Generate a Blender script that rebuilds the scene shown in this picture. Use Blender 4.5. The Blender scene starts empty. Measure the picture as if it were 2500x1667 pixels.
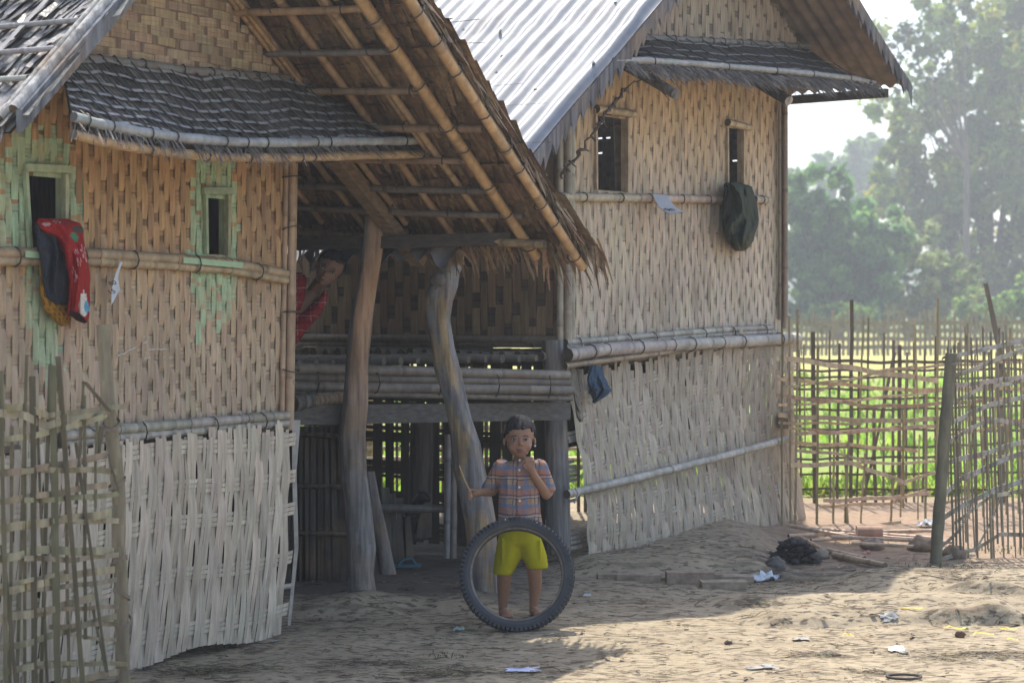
import bpy, bmesh, math, random
from mathutils import Vector, Matrix, noise
random.seed(7)
R = random.random
def U(a, b): return a + (b - a) * R()
SC = bpy.context.scene
COL = SC.collection

# ------------------------------------------------------------------ camera, sky, sun, exposure
F = 4800.0; CAMH = 1.52; HY = 745.0
cam_d = bpy.data.cameras.new("camera"); cam = bpy.data.objects.new("camera", cam_d); COL.objects.link(cam)
cam.location = (0, 0, CAMH); cam.rotation_euler = (math.pi / 2, 0, 0)
cam_d.sensor_width = 36.0; cam_d.lens = F / 2500 * 36.0
cam_d.shift_y = -(833.5 - HY) / 2500
cam_d.clip_end = 2000; cam_d.clip_start = 0.1
cam_d.dof.use_dof = True; cam_d.dof.focus_distance = 9.8; cam_d.dof.aperture_fstop = 4.2
SC.camera = cam
KX, KY = 0.02, -0.56                       # where a shadow falls, per metre of height
sun_dir = Vector((-KX, -KY, 1)).normalized()
ELEV = math.asin(sun_dir.z); AZ = math.atan2(sun_dir.x, sun_dir.y)
world = bpy.data.worlds.new("World"); SC.world = world; world.use_nodes = True
wn = world.node_tree.nodes; wl = world.node_tree.links
sky = wn.new("ShaderNodeTexSky"); sky.sky_type = 'NISHITA'; sky.sun_disc = False
sky.sun_elevation = ELEV; sky.sun_rotation = AZ; sky.air_density = 1.0; sky.dust_density = 2.2; sky.ozone_density = 1.0
wl.new(sky.outputs[0], wn["Background"].inputs[0]); wn["Background"].inputs[1].default_value = 0.15
sun_d = bpy.data.lights.new("sun", 'SUN'); sun = bpy.data.objects.new("sun", sun_d); COL.objects.link(sun)
sun_d.energy = 3.3; sun_d.angle = math.radians(0.5); sun_d.color = (1.0, 0.93, 0.82)
sun.rotation_euler = (-sun_dir).to_track_quat('-Z', 'Y').to_euler(); sun.location = (-2, 12, 15)
SC.view_settings.view_transform = 'Standard'; SC.view_settings.look = 'None'
SC.view_settings.gamma = 1.0; SC.view_settings.exposure = 1.25
SC.view_settings.use_curve_mapping = False
SC.render.engine = 'CYCLES'

# ------------------------------------------------------------------ helpers
def P(px, py, Y): return Vector(((px - 1250) / F * Y, Y, CAMH - (py - HY) / F * Y))
WLOC = {}
class MB:
    def __init__(self): self.v = []; self.f = []; self.c = []; self.sm = []
    def quad(self, a, b, c, d, col, sm=False):
        n = len(self.v); self.v += [a, b, c, d]; self.f.append((n, n+1, n+2, n+3)); self.c.append(col); self.sm.append(sm)
    def add(self, o):
        n = len(self.v); self.v += o.v; self.f += [tuple(i + n for i in f) for f in o.f]; self.c += o.c; self.sm += o.sm; return self
    def tri(self, a, b, c, col):
        n = len(self.v); self.v += [a, b, c]; self.f.append((n, n+1, n+2)); self.c.append(col); self.sm.append(False)
    def grid(self, rows, col, sm=True, closed=False):
        n = len(self.v); w = len(rows[0])
        for r in rows: self.v += r
        for i in range(len(rows) - 1):
            for j in range(w if closed else w - 1):
                k = (j + 1) % w
                self.f.append((n+i*w+j, n+i*w+k, n+(i+1)*w+k, n+(i+1)*w+j))
                self.c.append(col(i, j) if callable(col) else col); self.sm.append(sm)
    def poly(self, pts, col):
        n = len(self.v); self.v += list(pts); self.f.append(tuple(range(n, n+len(pts)))); self.c.append(col); self.sm.append(False)
    def tube(self, pts, radii, col, n=8, cap=True, capcol=None):
        pts = [Vector(p) for p in pts]; rows = []
        if not hasattr(radii, '__len__'): radii = [radii] * len(pts)
        prev = None
        for i, p in enumerate(pts):
            t = (pts[min(i+1, len(pts)-1)] - pts[max(i-1, 0)]).normalized()
            if prev is None:
                a = Vector((0, 0, 1)) if abs(t.z) < .9 else Vector((1, 0, 0))
                x = t.cross(a).normalized()
            else:
                x = (prev - t * prev.dot(t)).normalized()
            y = t.cross(x); prev = x
            rows.append([p + (x*math.cos(k*2*math.pi/n) + y*math.sin(k*2*math.pi/n)) * radii[i] for k in range(n)])
        self.grid(rows, col, True, True)
        if cap:
            cc = capcol or (col(0, 0) if callable(col) else col)
            self.poly(list(reversed(rows[0])), cc); self.poly(rows[-1], cc)
    def bamboo(self, p0, p1, r, col, sag=0.0, node=0.28, n=8, wob=0.0, capcol=(.1, .08, .06)):
        p0 = Vector(p0); p1 = Vector(p1); L = (p1 - p0).length
        ts = []; k = max(2, int(L / node)); off = U(.2, .8) / k
        for i in range(k + 1):
            t = i / k + off
            if 0.01 < t < .99: ts += [t - .012/L, t, t + .012/L]
        ts = sorted([0, 1] + ts + [(i + .5) / (k*2) for i in range(k*2)])
        pts = []; rad = []; nodeset = []
        w1, w2 = U(-1, 1) * wob, U(-1, 1) * wob
        for t in ts:
            p = p0.lerp(p1, t); p.z -= sag * 4 * t * (1 - t)
            p += Vector((w1, w1 * .5, w2)) * math.sin(t * 5.0)
            isn = min([abs((i / k + off) - t) for i in range(k + 1)]) < .004 / L
            pts.append(p); rad.append(r * (1.13 if isn else 1.0) * (1 - .12 * t)); nodeset.append(isn)
        base = [U(.85, 1.12) for _ in ts]
        def cf(i, j):
            s = base[i] * (.72 if nodeset[i] or nodeset[min(i+1, len(ts)-1)] else 1)
            return (col[0]*s, col[1]*s, col[2]*s)
        self.tube(pts, rad, cf, n, True, capcol)
    def ribbon(self, pts, side, col, w, thick=None):
        """flat slat along pts; side = width direction; thick = thickness vector"""
        side = Vector(side)
        if not hasattr(w, '__len__'): w = [w] * len(pts)
        if thick is None:
            self.grid([[Vector(p) - side*w[i]*.5, Vector(p) + side*w[i]*.5] for i, p in enumerate(pts)], col, False)
        else:
            th = Vector(thick)
            self.grid([[Vector(p) - side*w[i]*.5 - th*.5, Vector(p) + side*w[i]*.5 - th*.5, Vector(p) + side*w[i]*.5 + th*.5, Vector(p) - side*w[i]*.5 + th*.5] for i, p in enumerate(pts)], col, False, True)
            for e in (0, -1):
                p = Vector(pts[e]); ww = w[e]*.5
                q = [p - side*ww - th*.5, p + side*ww - th*.5, p + side*ww + th*.5, p - side*ww + th*.5]
                self.poly(q if e else q[::-1], col(0, 0) if callable(col) else col)
    def box(self, c, ex, ey, ez, col):
        """c centre, ex ey ez half-extent vectors"""
        c = Vector(c); ex = Vector(ex); ey = Vector(ey); ez = Vector(ez)
        q = [c + ex*a + ey*b + ez*d for d in (-1, 1) for a, b in ((-1,-1),(1,-1),(1,1),(-1,1))]
        for f in ((3,2,1,0),(4,5,6,7),(0,1,5,4),(1,2,6,5),(2,3,7,6),(3,0,4,7)):
            self.quad(q[f[0]], q[f[1]], q[f[2]], q[f[3]], col)
    def beam(self, p0, p1, w, h, col, up=(0, 0, 1)):
        p0 = Vector(p0); p1 = Vector(p1); t = (p1 - p0); x = t.normalized().cross(Vector(up)).normalized(); z = x.cross(t.normalized())
        self.box((p0 + p1) / 2, t / 2, x * w / 2, z * h / 2, col)
    def sphere(self, c, r, col, nu=10, nv=7, jit=0.0, m=None):
        c = Vector(c); rows = []
        r = r if hasattr(r, '__len__') else (r, r, r)
        for i in range(nv + 1):
            th = math.pi * i / nv; row = []
            for j in range(nu):
                ph = 2 * math.pi * j / nu; d = Vector((math.sin(th)*math.cos(ph), math.sin(th)*math.sin(ph), math.cos(th)))
                k = 1 + jit * noise.noise(d * 1.7 + c * 13)
                p = Vector((d.x*r[0], d.y*r[1], d.z*r[2])) * k
                row.append(c + (m @ p if m else p))
            rows.append(row)
        self.grid(rows[::-1], col, True, True)
    def build(self, name, mat, parent=None, origin=None):
        off = WLOC[parent.name] if parent else Vector(origin if origin is not None else (0, 0, 0))
        me = bpy.data.meshes.new(name)
        me.from_pydata([tuple(Vector(v) - off) for v in self.v], [], self.f)
        ca = me.color_attributes.new("Col", 'FLOAT_COLOR', 'CORNER')
        flat = []
        for f, c in zip(self.f, self.c): flat += [c[0], c[1], c[2], 1.0] * len(f)
        ca.data.foreach_set("color", flat)
        me.polygons.foreach_set("use_smooth", self.sm)
        me.materials.append(mat); me.update()
        o = bpy.data.objects.new(name, me); COL.objects.link(o)
        if parent: o.parent = parent; WLOC[o.name] = off
        else: o.location = off; WLOC[o.name] = off
        return o
def tag(o, label=None, cat=None, group=None, kind=None):
    if label: o["label"] = label
    if cat: o["category"] = cat
    if group: o["group"] = group
    if kind: o["kind"] = kind
    return o
def thing(name, loc, label, cat, group=None):
    o = bpy.data.objects.new(name, None); COL.objects.link(o); o.location = loc; WLOC[o.name] = Vector(loc)
    o.empty_display_size = .1
    return tag(o, label, cat, group)
def vary(c, a=.15, b=.04):
    s = 1 + U(-a, a)
    return (max(0, c[0]*s*(1+U(-b, b))), max(0, c[1]*s*(1+U(-b, b))), max(0, c[2]*s*(1+U(-b, b))))
def mix(a, b, t): return tuple(a[i]*(1-t) + b[i]*t for i in range(3))

# ------------------------------------------------------------------ materials
def material(name, col=None, rough=.8, nscale=30, namt=.25, stretch=(1, 1, 1), bump=0.0, metal=0.0, spec=.3, bscale=None, dirt=None, trans=0.0):
    m = bpy.data.materials.new(name); m.use_nodes = True; nt = m.node_tree; N = nt.nodes; Lk = nt.links
    b = N["Principled BSDF"]; b.inputs["Roughness"].default_value = rough; b.inputs["Metallic"].default_value = metal
    b.inputs["Specular IOR Level"].default_value = spec
    tc = N.new("ShaderNodeTexCoord"); mp = N.new("ShaderNodeMapping"); mp.inputs["Scale"].default_value = stretch
    Lk.new(tc.outputs["Object"], mp.inputs[0])
    nz = N.new("ShaderNodeTexNoise"); nz.inputs["Scale"].default_value = nscale; nz.inputs["Detail"].default_value = 4
    Lk.new(mp.outputs[0], nz.inputs["Vector"])
    if col is None:
        src = N.new("ShaderNodeAttribute"); src.attribute_name = "Col"; co = src.outputs["Color"]
    else:
        src = N.new("ShaderNodeRGB"); src.outputs[0].default_value = (*col, 1); co = src.outputs[0]
    mr = N.new("ShaderNodeMapRange"); mr.inputs[1].default_value = .3; mr.inputs[2].default_value = .7
    mr.inputs[3].default_value = 1 - namt; mr.inputs[4].default_value = 1 + namt
    Lk.new(nz.outputs[0], mr.inputs[0])
    mu = N.new("ShaderNodeVectorMath"); mu.operation = 'SCALE'; Lk.new(co, mu.inputs[0]); Lk.new(mr.outputs[0], mu.inputs["Scale"])
    out = mu.outputs[0]
    if dirt:
        n2 = N.new("ShaderNodeTexNoise"); n2.inputs["Scale"].default_value = dirt[1]; n2.inputs["Detail"].default_value = 5
        Lk.new(tc.outputs["Object"], n2.inputs["Vector"])
        m2 = N.new("ShaderNodeMapRange"); m2.inputs[1].default_value = .5; m2.inputs[2].default_value = .68; m2.inputs[4].default_value = dirt[2]
        Lk.new(n2.outputs[0], m2.inputs[0])
        mx = N.new("ShaderNodeMix"); mx.data_type = 'RGBA'; Lk.new(m2.outputs[0], mx.inputs[0]); Lk.new(out, mx.inputs[6])
        mx.inputs[7].default_value = (*dirt[0], 1); out = mx.outputs[2]
    Lk.new(out, b.inputs["Base Color"])
    if bump:
        bp = N.new("ShaderNodeBump"); bp.inputs["Strength"].default_value = bump; bp.inputs["Distance"].default_value = .01
        nb = nz
        if bscale:
            nb = N.new("ShaderNodeTexNoise"); nb.inputs["Scale"].default_value = bscale; nb.inputs["Detail"].default_value = 6
            Lk.new(mp.outputs[0], nb.inputs["Vector"])
        Lk.new(nb.outputs[0], bp.inputs["Height"]); Lk.new(bp.outputs[0], b.inputs["Normal"])
    if trans:
        tr = N.new("ShaderNodeBsdfTranslucent"); Lk.new(out, tr.inputs[0]); ms = N.new("ShaderNodeMixShader"); ms.inputs[0].default_value = trans
        Lk.new(b.outputs[0], ms.inputs[1]); Lk.new(tr.outputs[0], ms.inputs[2]); Lk.new(ms.outputs[0], N["Material Output"].inputs[0])
    return m
M_weave = material("woven bamboo", None, .72, 55, .2, (1, 1, .12), .25, spec=.25, dirt=((.13, .09, .06), 3.0, .22))
M_bam = material("bamboo pole", None, .5, 30, .22, (1, 1, .6), .12, spec=.4, dirt=((.16, .12, .08), 6.0, .4))
M_wood = material("weathered wood", None, .85, 34, .5, (1, 1, .09), .9, spec=.25, dirt=((.30, .20, .12), 3.2, .6))
M_timber = material("sawn timber", None, .8, 20, .3, (1, 1, 3), .3, spec=.2)
M_thatch = material("thatch", None, .75, 40, .3, (1, 1, 1), .4, spec=.3)
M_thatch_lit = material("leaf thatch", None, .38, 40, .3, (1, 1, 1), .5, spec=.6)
M_tie = material("wire tie", (.05, .045, .04), .7, 30, .2)
M_cloth = material("cloth", None, .9, 90, .12, (1, 1, 1), .15, spec=.15)
M_leaf = material("leaf", None, .5, 3, .25, (1, 1, 1), 0, spec=.35, trans=.62)
M_bark = material("bark", None, .9, 8, .35, (1, 1, .2), .6)
M_fence = material("split bamboo", None, .65, 30, .25, (1, 1, .3), .2, spec=.3)
M_plain = material("painted", None, .6, 30, .08)
M_stone = material("stone", None, .9, 22, .3, (1, 1, 1), .7)
# ------------------------------------------------------------------ ground
def sst(x, a, b):
    t = min(1, max(0, (x - a) / (b - a))); return t * t * (3 - 2 * t)
def bumpf(x, c, w): return math.exp(-((x - c) / w) ** 2)
def fb(x, y, s, seed=0.0): return noise.noise(Vector((x * s, y * s, seed)))
def G(x, y):
    if y > 30 or y < 3 or abs(x) > 9: return 0.0
    z = .022 * fb(x, y, 1.1, 3) + .012 * fb(x, y, 3.5, 5) + .005 * fb(x, y, 11, 8)
    wob = .10 * fb(x, y, 1.8, 20) + .04 * fb(x, y, 6, 21)
    z += .055 * sst(y + wob, 9.62, 9.80) * (1 - sst(y, 10.2, 10.8)) * sst(x, -1.6, -1.2) * (1 - sst(x, -.25, .1))
    z += .035 * bumpf(x, -.72, .22) * bumpf(y, 9.78, .22)
    z += .075 * sst(y + wob*.3, 10.92, 11.06) * sst(x, .15, .5) * (1 - sst(x + .2*wob, 1.35, 1.7)) * (1 - sst(y, 12.6, 13.5))
    # heap of soil against the right house wall
    o2 = (x - .31) * .788 + (y - 11.54) * -.6157; s2 = (x - .31) * .6157 + (y - 11.54) * .788
    z += .065 * sst(s2, .3, 1.6) * (1 - sst(s2, 2.75, 3.3)) * (1 - sst(o2, .08, .75)) * sst(o2, -.5, 0)
    z += .012 * fb(x, y, 16, 9) * sst(s2, .2, .8) * (1 - sst(s2, 2.8, 3.3)) * (1 - sst(o2, .5, .8)) * sst(o2, -.1, 0)
    # worn ridges and hollows of the lane, right
    z += .075 * sst(x + wob, 1.5, 2.1) * sst(y + wob, 10.25, 10.62) * (1 - sst(y, 10.75, 11.2)) * (1 - sst(x, 4.5, 6))
    z += .06 * sst(x + wob, .75, 1.15) * sst(y + wob*.6, 9.62, 9.9) * (1 - sst(y, 9.98, 10.3)) * (1 - sst(x, 2.2, 3.2))
    hv = .35 + .9 * abs(fb(x, 2, 1.9, 51)) + .4 * fb(x, y, 5, 52)
    edge = 9.32 + .13 * fb(x, 4, 1.4, 31) + .05 * fb(x, 1, 5, 33)
    z += .12 * hv * sst(y, edge, edge + .05) * (1 - sst(y, edge + .1, edge + .5)) * sst(x, 1.05, 1.3) * (1 - sst(x, 2.3, 2.6))
    edge2 = 10.05 + .1 * fb(x, 7, 1.6, 41)
    z += .09 * hv * sst(y, edge2, edge2 + .05) * (1 - sst(y, edge2 + .1, edge2 + .4)) * sst(x, 2.1, 2.3) * (1 - sst(x, 3.2, 3.6))
    return z
def GP(px, py):
    d = Vector(((px - 1250) / F, 1, -(py - HY) / F)); Y = CAMH * F / max(20, (py - HY))
    for _ in range(12):
        p = Vector((0, 0, CAMH)) + d * Y; Y += (p.z - G(p.x, p.y)) / max(.05, -d.z) * .8
    return Vector((d.x * Y, Y, G(d.x * Y, Y)))
def axis(dense0, dense1, step, far0, far1, gr=1.25):
    a = []; x = dense0
    while x <= dense1: a.append(x); x += step
    s = step; x = a[-1]
    while x < far1: s = min(s * gr, 60); x += s; a.append(x)
    s = step; x = dense0; b = []
    while x > far0: s = min(s * gr, 60); x -= s; b.append(x)
    return b[::-1] + a
gx = axis(-2.2, 3.6, .024, -260, 260); gy = axis(7.6, 12.4, .022, -30, 420)
g = MB(); g.grid([[Vector((x, y, G(x, y))) for x in gx] for y in gy], (1, 1, 1))
M_ground = bpy.data.materials.new("packed earth"); M_ground.use_nodes = True
def ground_mat(m):
    nt = m.node_tree; N = nt.nodes; L = nt.links; b = N["Principled BSDF"]; b.inputs["Roughness"].default_value = .92; b.inputs["Specular IOR Level"].default_value = .15
    tc = N.new("ShaderNodeTexCoord")
    def nz(scale, det=5, st=(1, 1, 1)):
        mp = N.new("ShaderNodeMapping"); mp.inputs["Scale"].default_value = st; L.new(tc.outputs["Object"], mp.inputs[0])
        n = N.new("ShaderNodeTexNoise"); n.inputs["Scale"].default_value = scale; n.inputs["Detail"].default_value = det; L.new(mp.outputs[0], n.inputs["Vector"]); return n.outputs[0]
    def rng(x, a, c, lo=0, hi=1):
        r = N.new("ShaderNodeMapRange"); r.inputs[1].default_value = a; r.inputs[2].default_value = c; r.inputs[3].default_value = lo; r.inputs[4].default_value = hi; L.new(x, r.inputs[0]); return r.outputs[0]
    def mx(f, a, c):
        n = N.new("ShaderNodeMix"); n.data_type = 'RGBA'; L.new(f, n.inputs[0])
        for v, i in ((a, 6), (c, 7)):
            if isinstance(v, tuple): n.inputs[i].default_value = (*v, 1)
            else: L.new(v, n.inputs[i])
        return n.outputs[2]
    def mul(a, c):
        n = N.new("ShaderNodeMath"); n.operation = 'MULTIPLY'; L.new(a, n.inputs[0])
        if isinstance(c, float): n.inputs[1].default_value = c
        else: L.new(c, n.inputs[1])
        return n.outputs[0]
    c = mx(rng(nz(1.3), .35, .65), (.325, .268, .180), (.262, .215, .145))
    c = mx(rng(nz(9), .4, .72), c, (.35, .29, .20))
    c = mx(rng(nz(5, 5, (.4, 1, 1)), .50, .68, 0, .35), c, (.19, .15, .105))
    c = mx(rng(nz(38, 6, (.5, 1, 1)), .53, .62), c, (.10, .078, .055))                  # crumbs and bits of straw
    c = mx(rng(nz(16, 5, (.22, 1, 1)), .55, .68, 0, .8), c, (.15, .115, .08))
    c = mx(rng(nz(120, 3), .45, .75, 0, .35), c, (.40, .345, .26))
    sp = N.new("ShaderNodeSeparateXYZ"); L.new(tc.outputs["Object"], sp.inputs[0])
    # darker burnt and littered patch behind the ridge, shade painted into the earth under the porch
    dk = mul(mul(rng(sp.outputs[1], 10.7, 11.0), rng(sp.outputs[1], 12.1, 11.4)), mul(rng(sp.outputs[0], 1.1, 1.5), rng(sp.outputs[0], 2.9, 2.3)))
    c = mx(mul(dk, rng(nz(7), .35, .6)), c, (.055, .05, .045))
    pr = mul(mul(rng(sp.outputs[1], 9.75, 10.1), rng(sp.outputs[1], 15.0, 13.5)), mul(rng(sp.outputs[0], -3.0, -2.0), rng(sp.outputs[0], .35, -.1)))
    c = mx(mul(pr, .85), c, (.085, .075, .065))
    red = mul(rng(sp.outputs[1], 11.1, 12.0), rng(sp.outputs[0], 1.2, 1.9))
    c = mx(mul(red, .6), c, (.26, .17, .12))
    f = rng(sp.outputs[1], 15.2, 16.4)
    fld = mx(rng(nz(.25), .4, .6), (.16, .23, .045), (.22, .27, .06))
    fld = mx(rng(sp.outputs[1], 30.0, 52.0), fld, (.36, .33, .11))
    fld = mx(rng(sp.outputs[1], 85.0, 120.0), fld, (.12, .17, .05))
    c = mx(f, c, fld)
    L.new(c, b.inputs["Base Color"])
    bp = N.new("ShaderNodeBump"); bp.inputs["Strength"].default_value = .6; bp.inputs["Distance"].default_value = .010
    ad = N.new("ShaderNodeMath"); ad.operation = 'ADD'; L.new(nz(34, 8), ad.inputs[0]); L.new(mul(nz(9, 4), 1.0), ad.inputs[1])
    L.new(ad.outputs[0], bp.inputs["Height"]); L.new(bp.outputs[0], b.inputs["Normal"])
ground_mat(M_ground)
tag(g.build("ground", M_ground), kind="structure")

# ------------------------------------------------------------------ house frames: s along the front wall, o out from it
class Frame:
    def __init__(self, c, d, n): self.c = c; self.d = d; self.n = n
    def at(self, s, o, z): return Vector((self.c[0] + self.d[0]*s + self.n[0]*o, self.c[1] + self.d[1]*s + self.n[1]*o, z))
    def px(self, px, py, o=0.0):
        x0 = self.c[0] + self.n[0]*o; y0 = self.c[1] + self.n[1]*o; k = (px - 1250) / F
        s = (k * y0 - x0) / (self.d[0] - k * self.d[1]); Y = y0 + self.d[1] * s
        return s, CAMH - (py - HY) / F * Y
    def pt(self, px, py, o=0.0):
        s, z = self.px(px, py, o); return self.at(s, o, z)
H1 = Frame((-1.058, 9.17), (.5, .866), (.866, -.5))
a2 = math.radians(52); H2 = Frame((.31, 11.54), (math.cos(a2), math.sin(a2)), (math.sin(a2), -math.cos(a2)))

PAINT = (.36, .50, .31)
def split(a, b, holes):
    segs = [(a, b)]
    for h0, h1 in holes:
        n = []
        for s0, s1 in segs:
            if h1 <= s0 or h0 >= s1: n.append((s0, s1)); continue
            if h0 > s0: n.append((s0, h0))
            if h1 < s1: n.append((h1, s1))
        segs = n
    return [q for q in segs if q[1] - q[0] > .004]
def weave(f, u0, u1, vb, vt, w, over, under, colf, weftf, holes=(), bulge=.003, swap=False, clip=None, pin=0.0, paintf=None, wc=.11, back=None):
    """f(u, v, out) -> world. Long slats along v float over narrow cross slats along u."""
    mb = MB(); ncol = int((u1 - u0) / w); g_ = (lambda u, v, o: f(v, u, o)) if swap else f
    per = over + under; ph = 0.0; L = (vt - vb)
    if back:
        us = sorted({u0, u1, *[h[0] for h in holes if u0 < h[0] < u1], *[h[1] for h in holes if u0 < h[1] < u1]}); us = sorted({a + (b - a) * i / max(1, int((b - a) / .12)) for a, b in zip(us[:-1], us[1:]) for i in range(max(1, int((b - a) / .12)) + 1)})
        for a, b in zip(us[:-1], us[1:]):
            for p, q in split(vb, vt, [(h[2], h[3]) for h in holes if h[0] - 1e-6 < (a + b) / 2 < h[1] + 1e-6]):
                m = max(1, int((q - p) / .12))
                for i in range(m):
                    x, y = p + (q - p) * i / m, p + (q - p) * (i + 1) / m
                    if clip and not clip((a + b) / 2, (x + y) / 2): continue
                    mb.quad(g_(a, x, -.012), g_(b, x, -.012), g_(b, y, -.012), g_(a, y, -.012), back)
    rows = int(L / (under * .98)) + 1
    for r in range(rows):                                     # cross slats behind
        v = vb + r * under * .98; v1 = min(vt, v + under * .95)
        hs = [(h[0], h[1]) for h in holes if h[2] < (v + v1) / 2 < h[3]]
        for a, b in split(u0, u1, hs):
            k = max(1, int((b - a) / wc)); cuts = [a + (b - a) * i / k for i in range(k + 1)]
            for i in range(k):
                if clip and not clip((cuts[i] + cuts[i+1]) / 2, v): continue
                if pin and R() < pin:
                    m = U(.3, .7) * (cuts[i+1] - cuts[i]) + cuts[i]
                    pr = [(cuts[i], m - .006), (m + .006, cuts[i+1])]
                else: pr = [(cuts[i], cuts[i+1])]
                cc = weftf(cuts[i], v)
                for x0, x1 in pr:
                    for q in range(2):
                        va = v + (v1 - v) * q / 2; vc = v + (v1 - v) * (q + .95) / 2
                        mb.quad(g_(x0, va, -.004), g_(x1, va, -.004), g_(x1, vc, -.004), g_(x0, vc, -.004), vary(cc, .14))
    for i in range(ncol):
        ph = (ph + per * .382 + U(-.012, .012)) % per
        ua = u0 + i * w; jit = U(-.06, .06) * w
        v = vb - ph
        while v < vt:
            va = max(vb, v); vc = min(vt, v + over + U(-.02, .02) * over / .16)
            if vc - va > .012:
                uc = ua + w * .5 + jit
                hs = [(h[2], h[3]) for h in holes if h[0] < uc < h[1]]
                for p, q in split(va, vc, hs):
                    if clip:
                        while q - p > .03 and not clip(uc, q): q -= .025
                        while q - p > .03 and not clip(uc, p): p += .025
                        if q - p <= .03: continue
                    ww = w * (U(.96, 1.06) if R() < .8 else U(.75, 1.2)); n = 9 if paintf else 4
                    nsl = random.choice((1, 2, 2, 3))
                    cc = colf(uc, (p + q) / 2)
                    t0 = U(-.07, .07) * w; t1 = U(-.07, .07) * w
                    for k in range(nsl):
                        a_ = -ww / 2 + ww * k / nsl; b_ = -ww / 2 + ww * (k + .93) / nsl; rows_ = []
                        for j in range(n + 1):
                            t = j / n; o = bulge * math.sin(math.pi * t) ** .7 - (.0035 if j in (0, n) else 0)
                            sh = t0 * (1 - t) + t1 * t; nar = 1 - .09 * abs(2*t - 1) ** 3
                            vv = p + (q - p) * t
                            rows_.append([g_(uc + sh + a_ * nar, vv, o), g_(uc + sh + b_ * nar, vv, o + U(0, .002))])
                        if swap: rows_ = [r_[::-1] for r_ in rows_]
                        c0 = vary(cc, .10)
                        mb.grid(rows_, (lambda i, j: mix(c0, vary(PAINT, .08), min(.95, .76 + .8 * max(-.25, noise.noise(Vector((uc * 70, (p + (q - p) * (i + .5) / n) * 6, 4)))))) if paintf(uc, p + (q - p) * (i + .5) / n) else c0) if paintf else c0, False)
            v += per
    return mb
def basket(f, u0, u1, vbf, vtf, w, bands, col, weftcol, amp=.012, lean=0.0, gap=.16, bandh=.05, jag=.04):
    """loose open plait: wide upright slats bowing over and under cross bands"""
    mb = MB(); n = int((u1 - u0) / w)
    for k, bf in enumerate(bands):
        for t in range(3):
            for j in range(max(1, int((u1 - u0) / .12))):
                ua = u0 + (u1 - u0) * j / max(1, int((u1 - u0) / .12)); ub = u0 + (u1 - u0) * (j + 1) / max(1, int((u1 - u0) / .12))
                c = vary(weftcol, .12); rows = []
                for u in (ua, (ua + ub) / 2, ub):
                    v = bf(u) + (t - 1.5) * bandh / 3
                    o = math.sin(u * 9 + t) * .003
                    rows.append([f(u, v, o), f(u, v + bandh * .29, o + .002)])
                mb.grid(rows, c, False)
    for i in range(n):
        uc = u0 + (i + .5) * w + U(-.08, .08) * w; vb = vbf(uc); vt = vtf(uc) + U(-jag, jag * .6)
        ns = random.choice((2, 2, 3)); ww = w * U(1 - gap - .08, 1 - gap + .12)
        bow = U(-1, 1) * .10 * w; bw2 = U(-.25, .25) * w; base = vary(col, .16, .02)
        for k in range(ns):
            a_ = -ww/2 + ww * k / ns; b_ = -ww/2 + ww * (k + U(.84, .95)) / ns; rows = []
            m = max(10, int((vt - vb) / .035)); skew = U(-.12, .12) * w; top = vt - U(0, jag)
            for j in range(m + 1):
                t = j / m; v = vb + (top - vb) * t
                bs = sorted([b(uc) for b in bands]); ph = 0.0
                ex = [bs[0] - .2] + bs + [bs[-1] + .2]
                for q in range(len(ex) - 1):
                    if ex[q] <= v <= ex[q+1] or q == len(ex) - 2: ph = q - 1 + (v - ex[q]) / (ex[q+1] - ex[q]); break
                sg = math.cos(math.pi * (ph + i)); o = amp * sg
                lat = (bow * math.sin(2 * t * math.pi) + bw2 * math.sin(math.pi * t) * .4 + skew * (t - .5)) + lean * (v - vb) + .09 * w * math.sin(math.pi * (ph + i)) * (1 if k == 0 else .6)
                nar = 1 - .12 * (1 - abs(sg))
                rows.append([f(uc + lat + a_ * nar, v, o), f(uc + lat + b_ * nar, v, o + .002)])
            mb.grid(rows, vary(base, .10, .015), False)
    return mb
def ties(mb, pts, r, tr=.0035, every=.35, n=9, both=True):
    """thin wire loops around a pole running along pts[0] -> pts[1]"""
    a, b = Vector(pts[0]), Vector(pts[1]); t = (b - a).normalized(); L = (b - a).length
    x = t.cross(Vector((0, 0, 1))).normalized(); y = t.cross(x); k = max(1, int(L / every))
    for i in range(k):
        c = a.lerp(b, (i + U(.3, .7)) / k); sl = U(-.5, .5) * r
        loop = [c + (x * math.cos(q) + y * math.sin(q)) * r * 1.08 + t * sl * math.cos(q) for q in [2*math.pi*j/n for j in range(n + 1)]]
        mb.tube(loop, tr, (.05, .045, .04), 4, False)
# ================================================================== LEFT HOUSE
def zfar1(s, o): return 2.70 - .692 * (s + .25) + .06 * (.9 - o)
def znear1(s): return 2.20 + .916 * (s + 1.982)
TAN = (.47, .325, .195); GREY = (.43, .35, .26); WARM = (.44, .262, .12); DARKW = (.25, .15, .085)
BAM = (.40, .29, .175); BAMG = (.33, .30, .25); OLD = (.20, .175, .145)
h1 = thing("thatched_stilt_house", H1.at(0, 0, 0), "thatched bamboo stilt house with green painted window surrounds and a deep porch roof", "house", "bamboo stilt houses")
wA0, wA1 = H1.px(69, 500)[0], H1.px(152, 500)[0]; wB0, wB1 = H1.px(499, 500)[0], H1.px(550, 500)[0]
zA0, zA1 = 1.735, 2.045; zB0, zB1 = 1.745, 2.01
pA = [H1.px(10, 500)[0], H1.px(200, 500)[0]]; pB = [H1.px(458, 500)[0], H1.px(578, 500)[0]]
pSt = H1.px(262, 680)[0]
def f1(u, v, o): return H1.at(u, o + .008 * noise.noise(Vector((u * 1.5, v * 1.5, 1))), v)
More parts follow.
